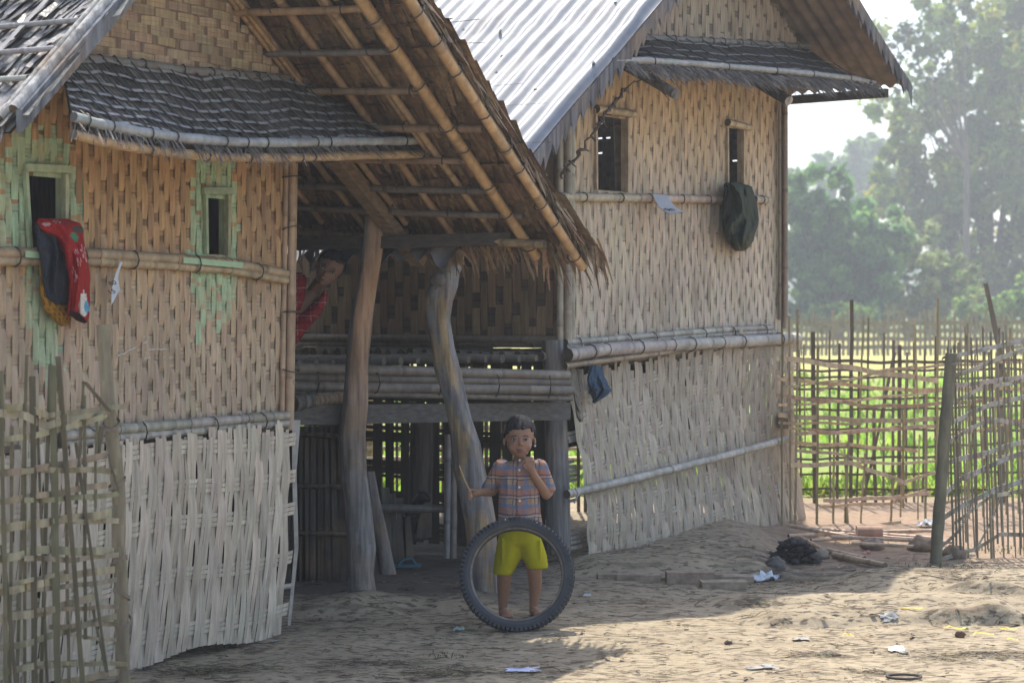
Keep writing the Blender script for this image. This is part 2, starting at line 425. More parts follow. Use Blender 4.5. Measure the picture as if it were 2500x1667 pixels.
def paint1(u, v):
    q = .10 * noise.noise(Vector((round(u / .036) * 5.1, 0, 7))) + .03 * noise.noise(Vector((u * 50, v * 22, 2)))
    if noise.noise(Vector((u * 60, v * 30, 9))) > .42: return False
    mA = (pA[0] + pA[1]) / 2 - .03; wa = (pA[1] - pA[0]) / 2
    if abs(u - mA) < wa + q * .3 and 1.70 < v < 2.21 - .75 * max(0, abs(u - mA) / wa - .35) * wa * 1.2 + q * 1.6: return True
    if pA[0] + .1 < u < pA[0] + .3 and 1.70 - .35 * (u - pA[0]) / .3 - .2 + q * 2 < v < 1.72: return True
    mB = (pB[0] + pB[1]) / 2; wb = (pB[1] - pB[0]) / 2
    if abs(u - mB) < wb * (.72 if v > 2.07 else 1) + q * .3 and v > 1.69: return True
    if abs(u - mB) < wb * 1.0 + q * .2 and v <= 1.69 and v > 1.50 - .10 * math.cos((u - mB) / wb * 2) + q * 3: return True
    return False
def col1(u, v):
    t = sst(v + .12 * noise.noise(Vector((u*3, v*3, 5))), 1.52, 1.85)
    c = mix(mix(TAN, GREY, .62 * (1 - sst(v, 1.0, 1.6)) + .25), WARM, t * .85)
    if R() < .18: c = mix(c, DARKW, .5 * t + .12)
    d = noise.noise(Vector((u * 2.2, v * 1.2, 11)))
    c = mix(c, (.24, .18, .13), max(0, d) * .5)
    st = bumpf(u, pSt, .06) * bumpf(v, 1.56, .12); return mix(c, (.13, .09, .07), .7 * st)
def weft1(u, v):
    k = .7 if R() < .25 else 1.08; c = mix((.41*k, .31*k, .21*k), (.33*k, .19*k, .095*k), sst(v, 1.5, 1.9))
    return mix(PAINT, c, .22) if paint1(u, v) else c
holesA = [(wA0, wA1, zA0, zA1), (wB0, wB1, zB0, zB1)]
mb = weave(f1, -1.95, 0.0, .97, 2.5, .036, .165, .036, col1, weft1, holesA, clip=lambda u, v: v < znear1(u) - .05, paintf=paint1, wc=.06, back=(.20, .14, .09))
wall1 = mb.build("woven_wall", M_weave, h1); tag(wall1, "tan woven bamboo wall with green paint around the windows")
# chalk scribble
for pts in ([(288, 868), (300, 862), (318, 852), (330, 850)], [(362, 854), (375, 853), (392, 853), (406, 852)], [(288, 868), (294, 866)], [(352, 822), (356, 838)], [(350, 836), (358, 834)], [(398, 838), (400, 872)], [(356, 860), (354, 876), (366, 874)]):
    mb = MB(); mb.ribbon([H1.pt(x + (q - .5) * 3, y + U(-2, 2), .012) for x, y in pts for q in (0, 1)], (0, 0, 1), (.50, .47, .43), .005); mb.build("chalk_mark", M_plain, wall1)
# window frames
def window(par, fr, u0, u1, z0, z1, col, top=True, lean=0.0):
    mb = MB()
    if top: mb.ribbon([fr.at(u0 - .03, .016, z1 + .012), fr.at(u1 + .03, .02, z1 + .02)], (0, 0, 1), col, .03, fr.at(0, .018, 0) - fr.at(0, 0, 0))
    mb.ribbon([fr.at(u0 - .008 - lean, .012, z1), fr.at(u0 - .006, .016, z0)], fr.at(1, 0, 0) - fr.at(0, 0, 0), vary(col, .1), .016, fr.at(0, .018, 0) - fr.at(0, 0, 0))
    mb.ribbon([fr.at(u1 + .010, .008, z1), fr.at(u1 + .008, .008, z0)], fr.at(1, 0, 0) - fr.at(0, 0, 0), vary(mix(col, BAM, .3), .1), .018, fr.at(0, .02, 0) - fr.at(0, 0, 0))
    # inner reveal of the woven screen
    mb.ribbon([fr.at(u1 + .002, -.02, z0), fr.at(u1 + .002, -.02, z1)], fr.at(0, 1, 0) - fr.at(0, 0, 0), vary(col, .1), .036)
    mb.ribbon([fr.at(u0, -.02, z0 - .006), fr.at(u1, -.02, z0 - .006)], fr.at(0, 1, 0) - fr.at(0, 0, 0), vary(BAM, .1), .04, (0, 0, .01))
    return mb.build("window_frame", M_bam, par)
window(h1, H1, wA0, wA1, zA0, zA1, (.36, .42, .26), lean=.02); window(h1, H1, wB0, wB1, zB0, zB1, (.30, .36, .22))
# bamboo bands
def band(par, fr, pts, r, col, o=.03, name="bamboo_band", every=.3, n=1, gap=.045):
    mb = MB(); t_ = MB(); P3 = [fr.pt(x, y, o) for x, y in pts]
    for q in range(n):
        dz = Vector((0, 0, -gap * q))
        for a, b in zip(P3[:-1], P3[1:]):
            mb.bamboo(a + dz, b + dz + (b - a) * .01, r * (1 - .15 * q), vary(col, .08), 0, .3)
    for a, b in zip(P3[:-1], P3[1:]):
        ties(t_, (a - Vector((0, 0, gap * (n - 1) / 2)), b - Vector((0, 0, gap * (n - 1) / 2))), r * (1 + .55 * (n - 1)), every=every)
    return (mb.add(t_)).build(name, M_bam, par)
b_ = band(h1, H1, [(-30, 616), (240, 620), (430, 632), (560, 642), (698, 668)], .023, BAM, .03, n=2, gap=.032)
mb = MB()
for x0, x1, y0, y1 in ((62, 97, 620, 623), (448, 594, 635, 648)): mb = MB(); mb.ribbon([H1.pt(x0, y0, .0575), H1.pt((x0+x1)/2, (y0+y1)/2, .0575), H1.pt(x1, y1, .0575)], (0, 0, 1), PAINT, .026); mb.build("paint_smear", M_plain, b_)

band(h1, H1, [(150, 1066), (287, 1048), (460, 1034), (600, 1022), (700, 1014)], .024, BAMG, .035, n=2, gap=.036)
band(h1, H1, [(150, 1092), (330, 1070), (560, 1056), (705, 1042)], .022, OLD, .01)
# corner post: split bamboos
mb = MB()
for dx, o, r in ((0, .03, .018), (.03, .015, .020), (-.028, .012, .014)):
    mb.bamboo(H1.at(dx - .015, o, .94), H1.at(dx + .025, o, 2.40), r, vary((.36, .25, .16), .12), 0, .35)
t_ = MB(); ties(t_, (H1.at(0, .02, 1.0), H1.at(.02, .02, 2.3)), .045, every=.28)
mb.add(t_).build("corner_post", M_bam, h1)
# lower loose plait
LB = [(lambda u, z=z: z + .012 * math.sin(u * 5)) for z in (.12, .36, .585, .735, .905)]
def f1l(u, v, o): return H1.at(u + .03 * (v - .5), .045 + o + .03 * math.sin((v - .1) * 2.6), v)
mb = basket(f1l, -1.95, -.03, lambda u: .015 + .02 * math.sin(u * 7), lambda u: .985, .052, LB, (.46, .39, .30), (.52, .45, .35), .0055, 0, -.22, .062, .035)
tag(mb.build("lower_wall", M_weave, h1), "loose plaited skirt of pale bamboo slats below the floor")
mb = MB()
mb.ribbon([H1.at(-.05, .06, .04), H1.at(-.02, .08, .4), H1.at(-.01, .06, .75), H1.at(.02, .05, .985)], H1.at(.8, .6, 0) - H1.at(0, 0, 0), (.33, .30, .26), [.015, .02, .022, .04])
mb.bamboo(H1.at(-.3, .0, .215), H1.at(.012, .03, .215), .014, (.45, .42, .36))
mb.build("edge_slat", M_bam, h1)
# gable panel of broad woven slats
def clipg(u, v): return u < zmin1(v)
GA = (.45, .335, .21)
def clip1(v, u):
    return v < min(zfar1(u, 0) - .005, znear1(u) + .0)
def gcol(u, v):
    c = mix(GA, (.30, .24, .18), .5 * max(0, noise.noise(Vector((u*2, v*3, 4)))) + .15)
    return vary(c, .12)
mb = weave(lambda u, v, o: H1.at(u, o + .01, v), 2.42, 3.12, -1.75, .35, .041, .125, .022, gcol, lambda u, v: (.27, .19, .13), (), .003, True, lambda u, v: clip1(u, v), back=(.12, .08, .05))
mb.build("gable_panel", M_weave, h1)
# unseen back of the house: floor, side and back walls keep the rooms dark
mb = MB()
def sheet(fr, s0, o0, s1, o1, z0, z1, col):
    a, b = fr.at(s0, o0, z0), fr.at(s1, o1, z0); c, d = fr.at(s1, o1, z1), fr.at(s0, o0, z1)
    n = (b - a).cross(Vector((0, 0, 1))).normalized() * .012
    mb.box((a + c) / 2, (b - a) / 2, n, (0, 0, (z1 - z0) / 2), col)
sheet(H1, -1.93, -.03, -1.93, -2.4, .95, 2.28, (.2, .15, .1)); sheet(H1, -.03, -.05, -.03, -2.4, .95, 2.38, (.2, .15, .1)); sheet(H1, -1.93, -2.4, -.03, -2.4, .0, 2.9, (.2, .15, .1))
mb.box(H1.at(-.98, -1.2, .96), (H1.at(.95, 0, 0) - H1.at(0, 0, 0)), (H1.at(0, 1.2, 0) - H1.at(0, 0, 0)), (0, 0, .015), (.2, .15, .1))
mb.box(H1.at(-.98, -1.2, 2.44), (H1.at(.78, 0, 0) - H1.at(0, 0, 0)), (H1.at(0, 1.17, 0) - H1.at(0, 0, 0)), (0, 0, .01), (.2, .15, .1))
sheet(H1, -.06, -.08, -.06, -2.4, .0, .95, (.12, .09, .07)); sheet(H1, -1.93, -.03, -1.93, -2.4, .0, .95, (.12, .09, .07))
mb.build("inner_wall", M_weave, h1)
# ---- far roof slope (its underside shows): shingled leaf thatch
mb = MB(); rows = 19; s0, s1 = -1.0, 1.16; o0, o1 = -2.2, 1.0
for r in range(rows):
    sa = s0 + (s1 - s0) * r / rows; o = o0; base = vary((.14, .092, .06), .38, .05)
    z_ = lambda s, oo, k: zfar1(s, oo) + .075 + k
    mb.grid([[H1.at(sa - .03, q, z_(sa - .03, q, .040)) for q in (o0, o1)], [H1.at(sa + .125, q, z_(sa + .125, q, -.012)) for q in (o0, o1)]], base, False)
    while o < o1:
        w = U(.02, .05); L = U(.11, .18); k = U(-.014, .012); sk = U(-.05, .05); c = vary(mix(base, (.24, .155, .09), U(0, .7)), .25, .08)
        a = H1.at(sa + U(-.02, .02), o, z_(sa, o, .022)); b = H1.at(sa, o + w, z_(sa, o + w, .022))
        c1 = H1.at(sa + L, o + w*.8 + sk, z_(sa + L, o, -.030 + k)); d = H1.at(sa + L, o + w*.2 + sk, z_(sa + L, o, -.030 + k))
        mb.quad(a, b, c1, d, c); o += w * U(.5, 1.0)
    for q in range(14):
        o = U(o0, o1 - .3); L = U(.2, .6); mb.ribbon([H1.at(sa + .10 + U(-.03, .03), o + L * t / 4, z_(sa + .10, o, -.034) + U(-.006, .006)) for t in range(5)], H1.at(1, 0, 0) - H1.at(0, 0, 0), vary(random.choice([(.035, .025, .02), (.03, .02, .015), (.30, .20, .12)]), .3), U(.008, .022))
mb.grid([[H1.at(s, q, zfar1(s, q) + .11) for q in (o0, o1 - .02)] for s in (s0, s1 - .03)], (.16, .13, .10), False)
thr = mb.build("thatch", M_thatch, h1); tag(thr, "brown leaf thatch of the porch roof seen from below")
mb = MB()                                                    # ragged eave fringe and verge edge
for i in range(420):
    o = U(-2.0, 1.08); s = 1.12 + U(-.05, .02); L = U(.08, .22) * (1.5 if o > .75 and R() < .6 else 1); p = H1.at(s, o, zfar1(s, o) + .05 + U(-.03, .05))
    q = H1.at(s + L * .5, o + U(-.05, .06), zfar1(s, o) + .05 - L * U(.5, 1.0)); mb.ribbon([p, (p + q) / 2 + Vector((0, 0, .01)), q], Vector((U(.5, 1), U(-1, 0), U(-.2, .2))).normalized(), vary((.23, .165, .11), .35, .1), [.012, .018, .004])
for i in range(150):
    s = U(s0, s1); o = o1 + U(-.04, .0); p = H1.at(s, o, zfar1(s, o) + .07 + U(-.03, .04)); q = H1.at(s + U(.1, .2), o + U(-.02, .03), zfar1(s, o) + .05 - U(.08, .14))
    mb.ribbon([p, q], Vector((0, 0, 1)), vary((.26, .2, .15), .3, .08), [.02, .006])
tag(mb.build("eave_fringe", M_thatch, thr))
def slope_pole(name, par, s_a, s_b, o_a, o_b, r, col, dz=0.0, nn=8, ring=False):
    mb = MB(); mb.bamboo(H1.at(s_a, o_a, zfar1(s_a, o_a) + dz), H1.at(s_b, o_b, zfar1(s_b, o_b) + dz), r, vary(col, .12), 0, .34, nn, .004)
    if ring: ties(mb, (H1.at(s_a, o_a, zfar1(s_a, o_a) + dz), H1.at(s_b, o_b, zfar1(s_b, o_b) + dz)), r * 1.35, every=.22)
    return mb.build(name, M_bam, par)
PB = (.42, .265, .135)
for o, r, sa, sb in ((.98, .026, -.86, 1.14), (.955, .018, -.86, .85), (.74, .029, -.86, 1.08), (.66, .018, -.86, .9), (.5, .020, -.86, 1.0), (.46, .014, -.8, .5), (.26, .021, -.86, 1.05), (.05, .02, -.86, .98), (-.02, .015, -.5, .9), (-.22, .02, -.4, 1.05), (-.5, .018, -.3, 1.0), (-.78, .02, -.3, 1.0)):
    ob = slope_pole("rafter", h1, sa, sb, o + U(-.015, .015), o + U(-.03, .03), r, PB if o > .9 or .7 < o < .8 else mix(PB, OLD, .35), -.03 if o in (.74, .98) else .03, 8, o in (.74, .98))
for s, r, c, oa, ob_ in ((-.66, .018, PB, -1, .9), (-.40, .019, (.40, .25, .14), -.9, .72), (-.17, .017, OLD, -1.0, .74), (.05, .018, (.27, .19, .12), -1.0, .76), (.27, .020, (.25, .16, .10), -1.0, .9), (.47, .018, (.28, .19, .12), -1.0, .76), (.66, .019, (.17, .14, .11), -1.3, .76), (.82, .018, (.17, .14, .11), -1.4, .8), (1.0, .02, (.22, .16, .11), -1.4, .82)):
    mb = MB(); a = H1.at(s, oa, zfar1(s, oa) - .002); b = H1.at(s + .02, ob_, zfar1(s + .02, ob_) - .002); mb.bamboo(a, b, r, vary(c, .1), .015, .4, 8); ties(mb, (a, b), r * 1.2, .003, .3); mb.build("purlin", M_bam, h1)
# gable edge poles
mb = MB(); 
for o, r in ((.03, .016), (.06, .013)): mb.bamboo(H1.at(-.8, o, zfar1(-.8, o) - .005), H1.at(.28, o, zfar1(.28, o) - .0), r, PB)
mb.build("gable_edge", M_bam, h1)
# ---- near slope: leaf thatch lashed with poles
mb = MB()
for r in range(12):
    sa = -2.0 + 1.06 * r / 12; o = -2.6; base = vary((.16, .14, .115), .2)
    mb.grid([[H1.at(sa - .06, q, znear1(sa - .06) + .03) for q in (-2.6, .27)], [H1.at(sa + .12, q, znear1(sa + .12) + .03) for q in (-2.6, .27)]], base, False)
    while o < .28:
        w = U(.02, .045); L = U(.12, .2); k = U(.0, .035); sk = U(-.06, .06)
        a = H1.at(sa + .1, o, znear1(sa + .1) + .05); b = H1.at(sa + .1, o + w, znear1(sa + .1) + .05)
        e = sa + .1 - L; c1 = H1.at(e, o + w + sk, znear1(e) + .05 + k); d = H1.at(e, o + sk, znear1(e) + .05 + k * U(0, 1.4))
        md = (a + b) / 2 * .5 + (c1 + d) / 2 * .5 + Vector((0, 0, U(-.01, .02)))
        mb.quad(a, b, c1, d, vary((.20, .185, .165), .45)); o += w * U(.45, .9)
mb.grid([[H1.at(s, q, znear1(s) - .0) for q in (-2.6, .25)] for s in (-2.03, -.95)], (.12, .09, .07), False)
for i in range(160):
    o = U(-2.4, .28); p = H1.at(-2.0, o, znear1(-2.0) + .05); L = U(.08, .2); q = p + H1.at(-L * .6, U(-.03, .05), -L * .8) - H1.at(0, 0, 0); mb.ribbon([p, (p + q) / 2 + Vector((-.02, 0, .01)), q], (H1.at(0, 1, 0) - H1.at(0, 0, 0)), vary((.2, .18, .15), .4), [.02, .02, .004])
th2 = mb.build("thatch", M_thatch_lit, h1); tag(th2, "sunlit grey leaf thatch lashed down with poles")
for s in (-1.90, -1.77, -1.62, -1.45, -1.28, -1.1):
    mb = MB(); mb.bamboo(H1.at(s, -2.5, znear1(s) + .085), H1.at(s + .02, .20, znear1(s + .02) + .09), .013, vary((.30, .29, .27), .15), -.01, .4, 7, .008); mb.build("lashing_pole", M_bam, th2)
for o in (-.1, -.45, -.85):
    mb = MB(); mb.ribbon([H1.at(-1.88, o, znear1(-1.88) + .10), H1.at(-1.4, o + .02, znear1(-1.4) + .10), H1.at(-.97, o, znear1(-.97) + .10)], H1.at(0, 1, 0) - H1.at(0, 0, 0), (.3, .28, .25), .03); mb.build("lashing_strip", M_bam, th2)
mb = MB()
mb.ribbon([H1.at(-2.02, .28, znear1(-2.02) + .035), H1.at(-.93, .30, znear1(-.93) + .045)], Vector((0, 0, 1)), (.17, .175, .185), .085, H1.at(0, .03, 0) - H1.at(0, 0, 0))
mb.bamboo(H1.at(-2.02, .255, znear1(-2.02) + .08), H1.at(-.93, .26, znear1(-.93) + .09), .024, (.42, .40, .37), 0, .5)
mb.bamboo(H1.at(-2.05, .21, znear1(-2.05) + .075), H1.at(-.93, .21, znear1(-.93) + .095), .018, (.40, .38, .34), 0, .5)
vb = mb.build("verge_board", M_wood, h1); tag(vb, "grey weathered board and split bamboo along the roof edge")
# ---- skirt roof
def skirt(par, fr, top, bot, ot, ob, nre, cols, strips, ends, fringe, eave_top, eave_low, sheetcol, dz=0.0, stripcol=(.37, .36, .34)):
    """top / bot: lists of pixels on the planes o=ot / o=ob"""
    tabs = {id(L): [(fr.px(*q, o)[0], fr.pt(*q, o)) for q in L] for L, o in ((top, ot), (bot, ob))}
    def lerp_list(L, t, o):
        tb_ = tabs[id(L)]; s_ = tb_[0][0] + (tb_[-1][0] - tb_[0][0]) * min(1, max(0, t))
        for (a, pa), (b, pb) in zip(tb_[:-1], tb_[1:]):
            if s_ <= b + 1e-9: return pa.lerp(pb, (s_ - a) / (b - a))
        return tb_[-1][1].copy()
    def S(t, q, up=0.0):
        a = lerp_list(top, t, ot); b = lerp_list(bot, t, ob); p = a.lerp(b, q); p.z += up - .02 * math.sin(math.pi * q) + .008 * math.sin(t * 11); return p
    sT0, sT1, sB0, sB1 = fr.px(*top[0], ot)[0], fr.px(*top[-1], ot)[0], fr.px(*bot[0], ob)[0], fr.px(*bot[-1], ob)[0]
    def T(tb, q):
        s_ = sB0 + (sB1 - sB0) * tb; a, b = sT0 + (sB0 - sT0) * q, sT1 + (sB1 - sT1) * q; return (s_ - a) / (b - a)
    mb = MB(); N_ = 24
    mb.grid([[S(i / N_, q / 5, 0) for q in range(6)] for i in range(N_ + 1)], sheetcol)
    mb.grid([[S(i / N_, q / 5, -.03) for q in range(6)] for i in range(N_ + 1)], (.13, .09, .06))
    for i in range(nre):                                    # reeds running down the slope
        t = U(-.05, 1); q0 = U(0, .5) if R() < .6 else 0; q1 = min(1.03, q0 + U(.4, .8)); dt = U(-.012, .012); c = vary(random.choice(cols), .3, .05); h = U(.002, .012)
        pts = [S(T(t, q), q, h + .003 * math.sin(k * 2 + t * 40)) for k, q in [(k, q0 + (q1 - q0) * k / 3) for k in range(4)] if -.001 <= T(t, q) <= 1]
        if len(pts) < 2: continue
        t = min(.98, max(.02, T(t, .5))); sd = (S(min(1, t + .01), .5) - S(max(0, t - .01), .5)).normalized(); mb.ribbon(pts, sd, c, [U(.004, .009)] * len(pts))
    for i in range(fringe):
        t = U(0, 1); p = S(t, .95, .01); L = U(.05, .13); dn = (S(t, 1) - S(t, .8)).normalized(); q = p + dn * L + Vector((U(-.03, .03), U(-.02, .02), -U(0, .05)))
        mb.ribbon([p, q], (S(min(1, t + .01), .5) - S(max(0, t - .01), .5)).normalized(), vary(random.choice(cols), .3), [.008, .003])
    sk = mb.build("skirt_roof", M_thatch, par)
    mb = MB()
    for k in range(strips):                                  # flat strips along, woven over and under cords
        q = (k + .6) / strips
        pts = [S(j / 60, q + .02 * math.sin(j * .5 + k) + .012 * noise.noise(Vector((j * .3, k, 3))), .026 + .0022 * math.cos(math.pi * j / 2.2 + math.pi * k)) for j in range(61)]
        mb.ribbon(pts, (S(.5, q + .05) - S(.5, q - .05)).normalized(), lambda i, j: vary(stripcol, .10), .018)
    for k in range(ends):
        t = (k + .5) / ends * 1.05 - .05; pts = [S(T(t, j / 8), j / 8, .029) for j in range(9) if 0 <= T(t, j / 8) <= 1]
        if len(pts) < 2: continue
        mb.tube(pts, .0035, vary((.075, .07, .065), .2), 4, False)
    mb.build("lattice_strip", M_bam, sk)
    for nm, L, o, r, col, up in (("ridge_pole", top, ot + .02, .020, (.24, .225, .20), .012), ("eave_pole", bot, ob, .020, eave_top, .022), ("eave_pole", bot, ob - .02, .019, eave_low, -.042)):
        if col is None: continue
        mb = MB(); pts = [lerp_list(L, j / 20, o) + Vector((0, 0, up)) for j in range(21)]
        mb.tube(pts, [r * (1.12 if j % 4 == 2 else 1) for j in range(21)], lambda i, j: vary(col, .1), 8, True, (.08, .07, .06))
        
        for i in range(20):
            if R() < .45: ties(mb, (pts[i], pts[i+1]), r * 1.15, .003, 9)
        mb.build(nm, M_bam, sk)
    return sk
RE = [(.20, .18, .16), (.14, .125, .11), (.10, .09, .08), (.26, .24, .21), (.17, .13, .10)]
sk1 = skirt(h1, H1, [(150, 143), (210, 152), (330, 163), (470, 182), (640, 196), (780, 205)], [(180, 300), (215, 312), (265, 322), (340, 336), (440, 350), (560, 360), (700, 362), (850, 358), (1040, 355)], .04, .45, 1500, RE, 7, 30, 420, (.30, .31, .31), (.42, .28, .15), (.085, .075, .065))
# timbers of the porch
mb = MB(); mb.beam(P(815, 385, 9.55), P(1024, 640, 10.15), .075, .055, (.19, .135, .09)); mb.build("brace", M_timber, h1)
mb = MB(); mb.beam(P(722, 597, 10.22), P(1252, 583, 9.66), .05, .062, (.075, .065, .055)); mb.bamboo(P(1180, 588, 9.75), P(1330, 598, 9.5), .022, (.33, .24, .14)); mb.build("eave_beam", M_timber, h1)
def log(name, par, path, Y, col, label, seed, tilt=0.0):
    mb = MB(); pts = []; rad = []
    dense = []
    for i in range(len(path) - 1):
        a, b = path[i], path[i+1]
        for k in range(6): dense.append(tuple(a[j] + (b[j] - a[j]) * k / 6 for j in range(3)))
    dense.append(path[-1]); rows = []
    for i, (x, y, w) in enumerate(dense):
        Yi = Y + tilt * i / len(dense); c = P(x, y, Yi); r = w / 2 / F * Yi; row = []
        for k in range(20):
            a = 2 * math.pi * k / 20
            d = 1 + .13 * noise.noise(Vector((math.cos(a) * 1.1, math.sin(a) * 1.1, c.z * 3 + seed))) + .06 * noise.noise(Vector((math.cos(a) * 3, math.sin(a) * 3, c.z * 2.2 + seed)))
            row.append(c + Vector((math.cos(a) * r * d, math.sin(a) * r * d, 0)))
        rows.append(row)
    mb.grid(rows, lambda i, j: col((i / len(rows)), j), True, True); mb.poly(rows[0][::-1], (.1, .09, .08)); mb.poly(rows[-1], (.1, .09, .08))
    o = mb.build(name, M_wood, par); tag(o, label); return o
def lc1(t, j):
    warm = bumpf(t, .22, .22) * (1 if 12 < j < 19 else 0)
    return vary(mix(mix((.14, .13, .125), (.20, .19, .18), sst(noise.noise(Vector((j * .5, t * 14, 5))), -.35, .05)), (.34, .20, .115), warm * .85), .05)
log("porch_post", h1, [(917, 500, 52), (912, 590, 52), (904, 650, 50), (884, 760, 54), (872, 880, 58), (868, 990, 64), (861, 1060, 66), (863, 1160, 64), (874, 1250, 66), (884, 1340, 70), (882, 1400, 66), (884, 1440, 72), (888, 1490, 88)], 10.0, lc1, "smooth grey log post with an orange stripped edge", 3)
def lc2(t, j):
    pat = sst(noise.noise(Vector((j * .35, t * 9, 3))) + .25 * noise.noise(Vector((j * 1.1, t * 40, 6))), -.15, .3) * (1 if 8 < j < 17 else .15) * sst(t, .15, .25)
    return vary(mix((.18, .17, .165), (.34, .24, .12), pat * .8), .06)
log("porch_post", h1, [(1098, 606, 58), (1108, 640, 52), (1090, 670, 64), (1082, 700, 74), (1071, 735, 74), (1070, 780, 62), (1082, 850, 56), (1092, 900, 60), (1108, 960, 56), (1122, 1020, 60), (1136, 1080, 74), (1146, 1150, 76), (1160, 1210, 78), (1172, 1270, 78), (1178, 1340, 74), (1182, 1420, 78), (1184, 1480, 86)], 10.25, lc2, "crooked knobbly forked log post behind the boy", 9)
mb = MB()
for dx, dy in ((-18, 0), (22, 6)): mb.tube([P(1096 + dx * .4, 650, 10.25), P(1094 + dx, 606 + dy, 10.25)], [.05, .035], (.15, .135, .12), 8)
mb.sphere(P(1072, 686, 10.2), .045, (.13, .12, .11), 10, 7, .5); mb.sphere(P(1112, 630, 10.22), .04, (.14, .12, .11), 10, 7, .5)
mb.build("log_knot", M_wood, h1)
log("prop_pole", h1, [(898, 1150, 34), (915, 1240, 36), (930, 1310, 38), (948, 1400, 42)], 10.4, lambda t, j: vary((.16, .145, .13), .1), "short leaning prop pole", 5)
# porch platform: poles, floor, timber beam
mb = MB(); mb.bamboo(P(640, 897, 9.95), P(1388, 916, 11.05), .030, (.20, .17, .135), .0, .5); mb.bamboo(P(640, 920, 9.95), P(1390, 934, 11.05), .024, (.13, .11, .09)); mb.bamboo(P(640, 942, 9.95), P(1396, 952, 11.05), .031, (.19, .165, .135), 0, .5); mb.bamboo(P(640, 958, 9.95), P(1396, 972, 11.06), .018, (.16, .14, .115))
ties(mb, (P(700, 930, 10.05), P(1390, 944, 11.05)), .062, .004, .33); mb.build("platform_pole", M_bam, h1)
mb = MB(); mb.beam(P(640, 1014, 9.75), P(1384, 1003, 11.25), .06, .098, (.105, .095, .085)); mb.build("floor_beam", M_timber, h1)
mb = MB()
for i in range(16):
    t = i / 15; a = P(690 + 620 * t, 880 - 12 * t, 10.5 + .75 * t); mb.bamboo(a + Vector((0, 0, -.015)), a + Vector((-.55, .34, -.01)), U(.018, .026), vary((.22, .19, .15), .25), 0, .4, 7)
mb.build("floor_pole", M_bam, h1)
mb = MB(); mb.bamboo(P(728, 985, 9.9), P(845, 968, 10.2), .04, (.24, .17, .11), 0, .3); mb.bamboo(P(715, 985, 9.85), P(760, 975, 9.95), .045, (.11, .1, .09)); mb.build("floor_log", M_wood, h1)
# dark planks closing the undercroft on the left of the porch
mb = MB()
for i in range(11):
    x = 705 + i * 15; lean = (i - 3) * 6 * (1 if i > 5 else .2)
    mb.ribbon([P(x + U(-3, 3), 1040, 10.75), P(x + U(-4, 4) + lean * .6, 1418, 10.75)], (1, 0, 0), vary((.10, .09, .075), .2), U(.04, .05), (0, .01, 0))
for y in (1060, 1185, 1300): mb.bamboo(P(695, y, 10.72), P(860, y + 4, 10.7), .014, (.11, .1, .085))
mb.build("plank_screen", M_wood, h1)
mb = MB(); sheet(H1, -.03, -2.35, 2.75, -2.35, 0, 2.2, (.10, .08, .06)); mb.build("light_blocker", M_weave, h1)  # added unseen sheet, keeps light from behind out of the porch
# ================================================================== RIGHT HOUSE
h2 = thing("tin_roofed_stilt_house", H2.at(0, 0, 0), "woven bamboo stilt house under a sunlit corrugated tin roof with a jagged fringe", "house", "bamboo stilt houses")
ON, OF = .5, .62
nA = H2.px(1292, 398, ON); nB = H2.px(1630, 0, ON); fC = H2.px(2212, 205, OF); fB = H2.px(2085, 0, OF)
kn = (nB[1] - nA[1]) / (nB[0] - nA[0]); kf = (fC[1] - fB[1]) / (fC[0] - fB[0])
def zn2(s): return nA[1] + kn * (s - nA[0])
def zf2(s): return fB[1] + kf * (s - fB[0])
sap = (fB[1] - kf * fB[0] - nA[1] + kn * nA[0]) / (kn - kf); zap = zn2(sap)
v1a, v1b = H2.px(1452, 400)[0], H2.px(1528, 400)[0]; v2a, v2b = H2.px(1773, 400)[0], H2.px(1811, 400)[0]
zw1 = (H2.px(1490, 466)[1], H2.px(1490, 283)[1]); zw2 = (H2.px(1790, 470)[1], H2.px(1790, 314)[1])
def f2(u, v, o): return H2.at(u, o + .012 * noise.noise(Vector((u * 1.2, v * 1.2, 21))), v)
T2 = (.53, .415, .285); G2 = (.52, .445, .35); W2c = (.54, .355, .19)
def col2(u, v):
    t = sst(v + .15 * noise.noise(Vector((u*2.4, v*2.4, 6))), 2.1, 2.75)
    c = mix(mix(T2, G2, .75 * (1 - sst(v, 1.3, 2.1)) + .1), W2c, t * .8)
    d = noise.noise(Vector((u * 3.2, v * 1.0, 17))); c = mix(c, (.26, .20, .15), max(0, d) * .5)
    return c if R() > .12 else mix(c, (.22, .17, .13), .45)
mb = weave(f2, 0.0, 2.50, 1.28, 3.2, .037, .23, .036, col2, lambda u, v: mix((.47, .395, .30), (.44, .29, .165), sst(v, 2, 2.8)) if R() > .2 else mix((.36, .30, .23), (.28, .19, .12), sst(v, 2, 2.8)), [(v1a, v1b, *zw1), (v2a, v2b, *zw2)], .003, clip=lambda u, v: v < zn2(u) - .06, back=(.24, .19, .14))
tag(mb.build("woven_wall", M_weave, h2), "grey brown woven bamboo wall with two narrow windows")
def clip2(u, v): return v < min(zf2(u), zn2(u)) - .03
mb = weave(lambda u, v, o: H2.at(u, o + .05, v), .15, 2.95, 3.02, zap, .045, .26, .04, lambda u, v: mix((.43, .34, .24), (.32, .25, .18), R() * .6), lambda u, v: (.22, .17, .13), (), .003, False, clip2, back=(.1, .075, .055))
mb.build("gable_panel", M_weave, h2)
window(h2, H2, v1a, v1b, zw1[0], zw1[1], (.42, .30, .18)); window(h2, H2, v2a, v2b, zw2[0], zw2[1], (.40, .29, .18))
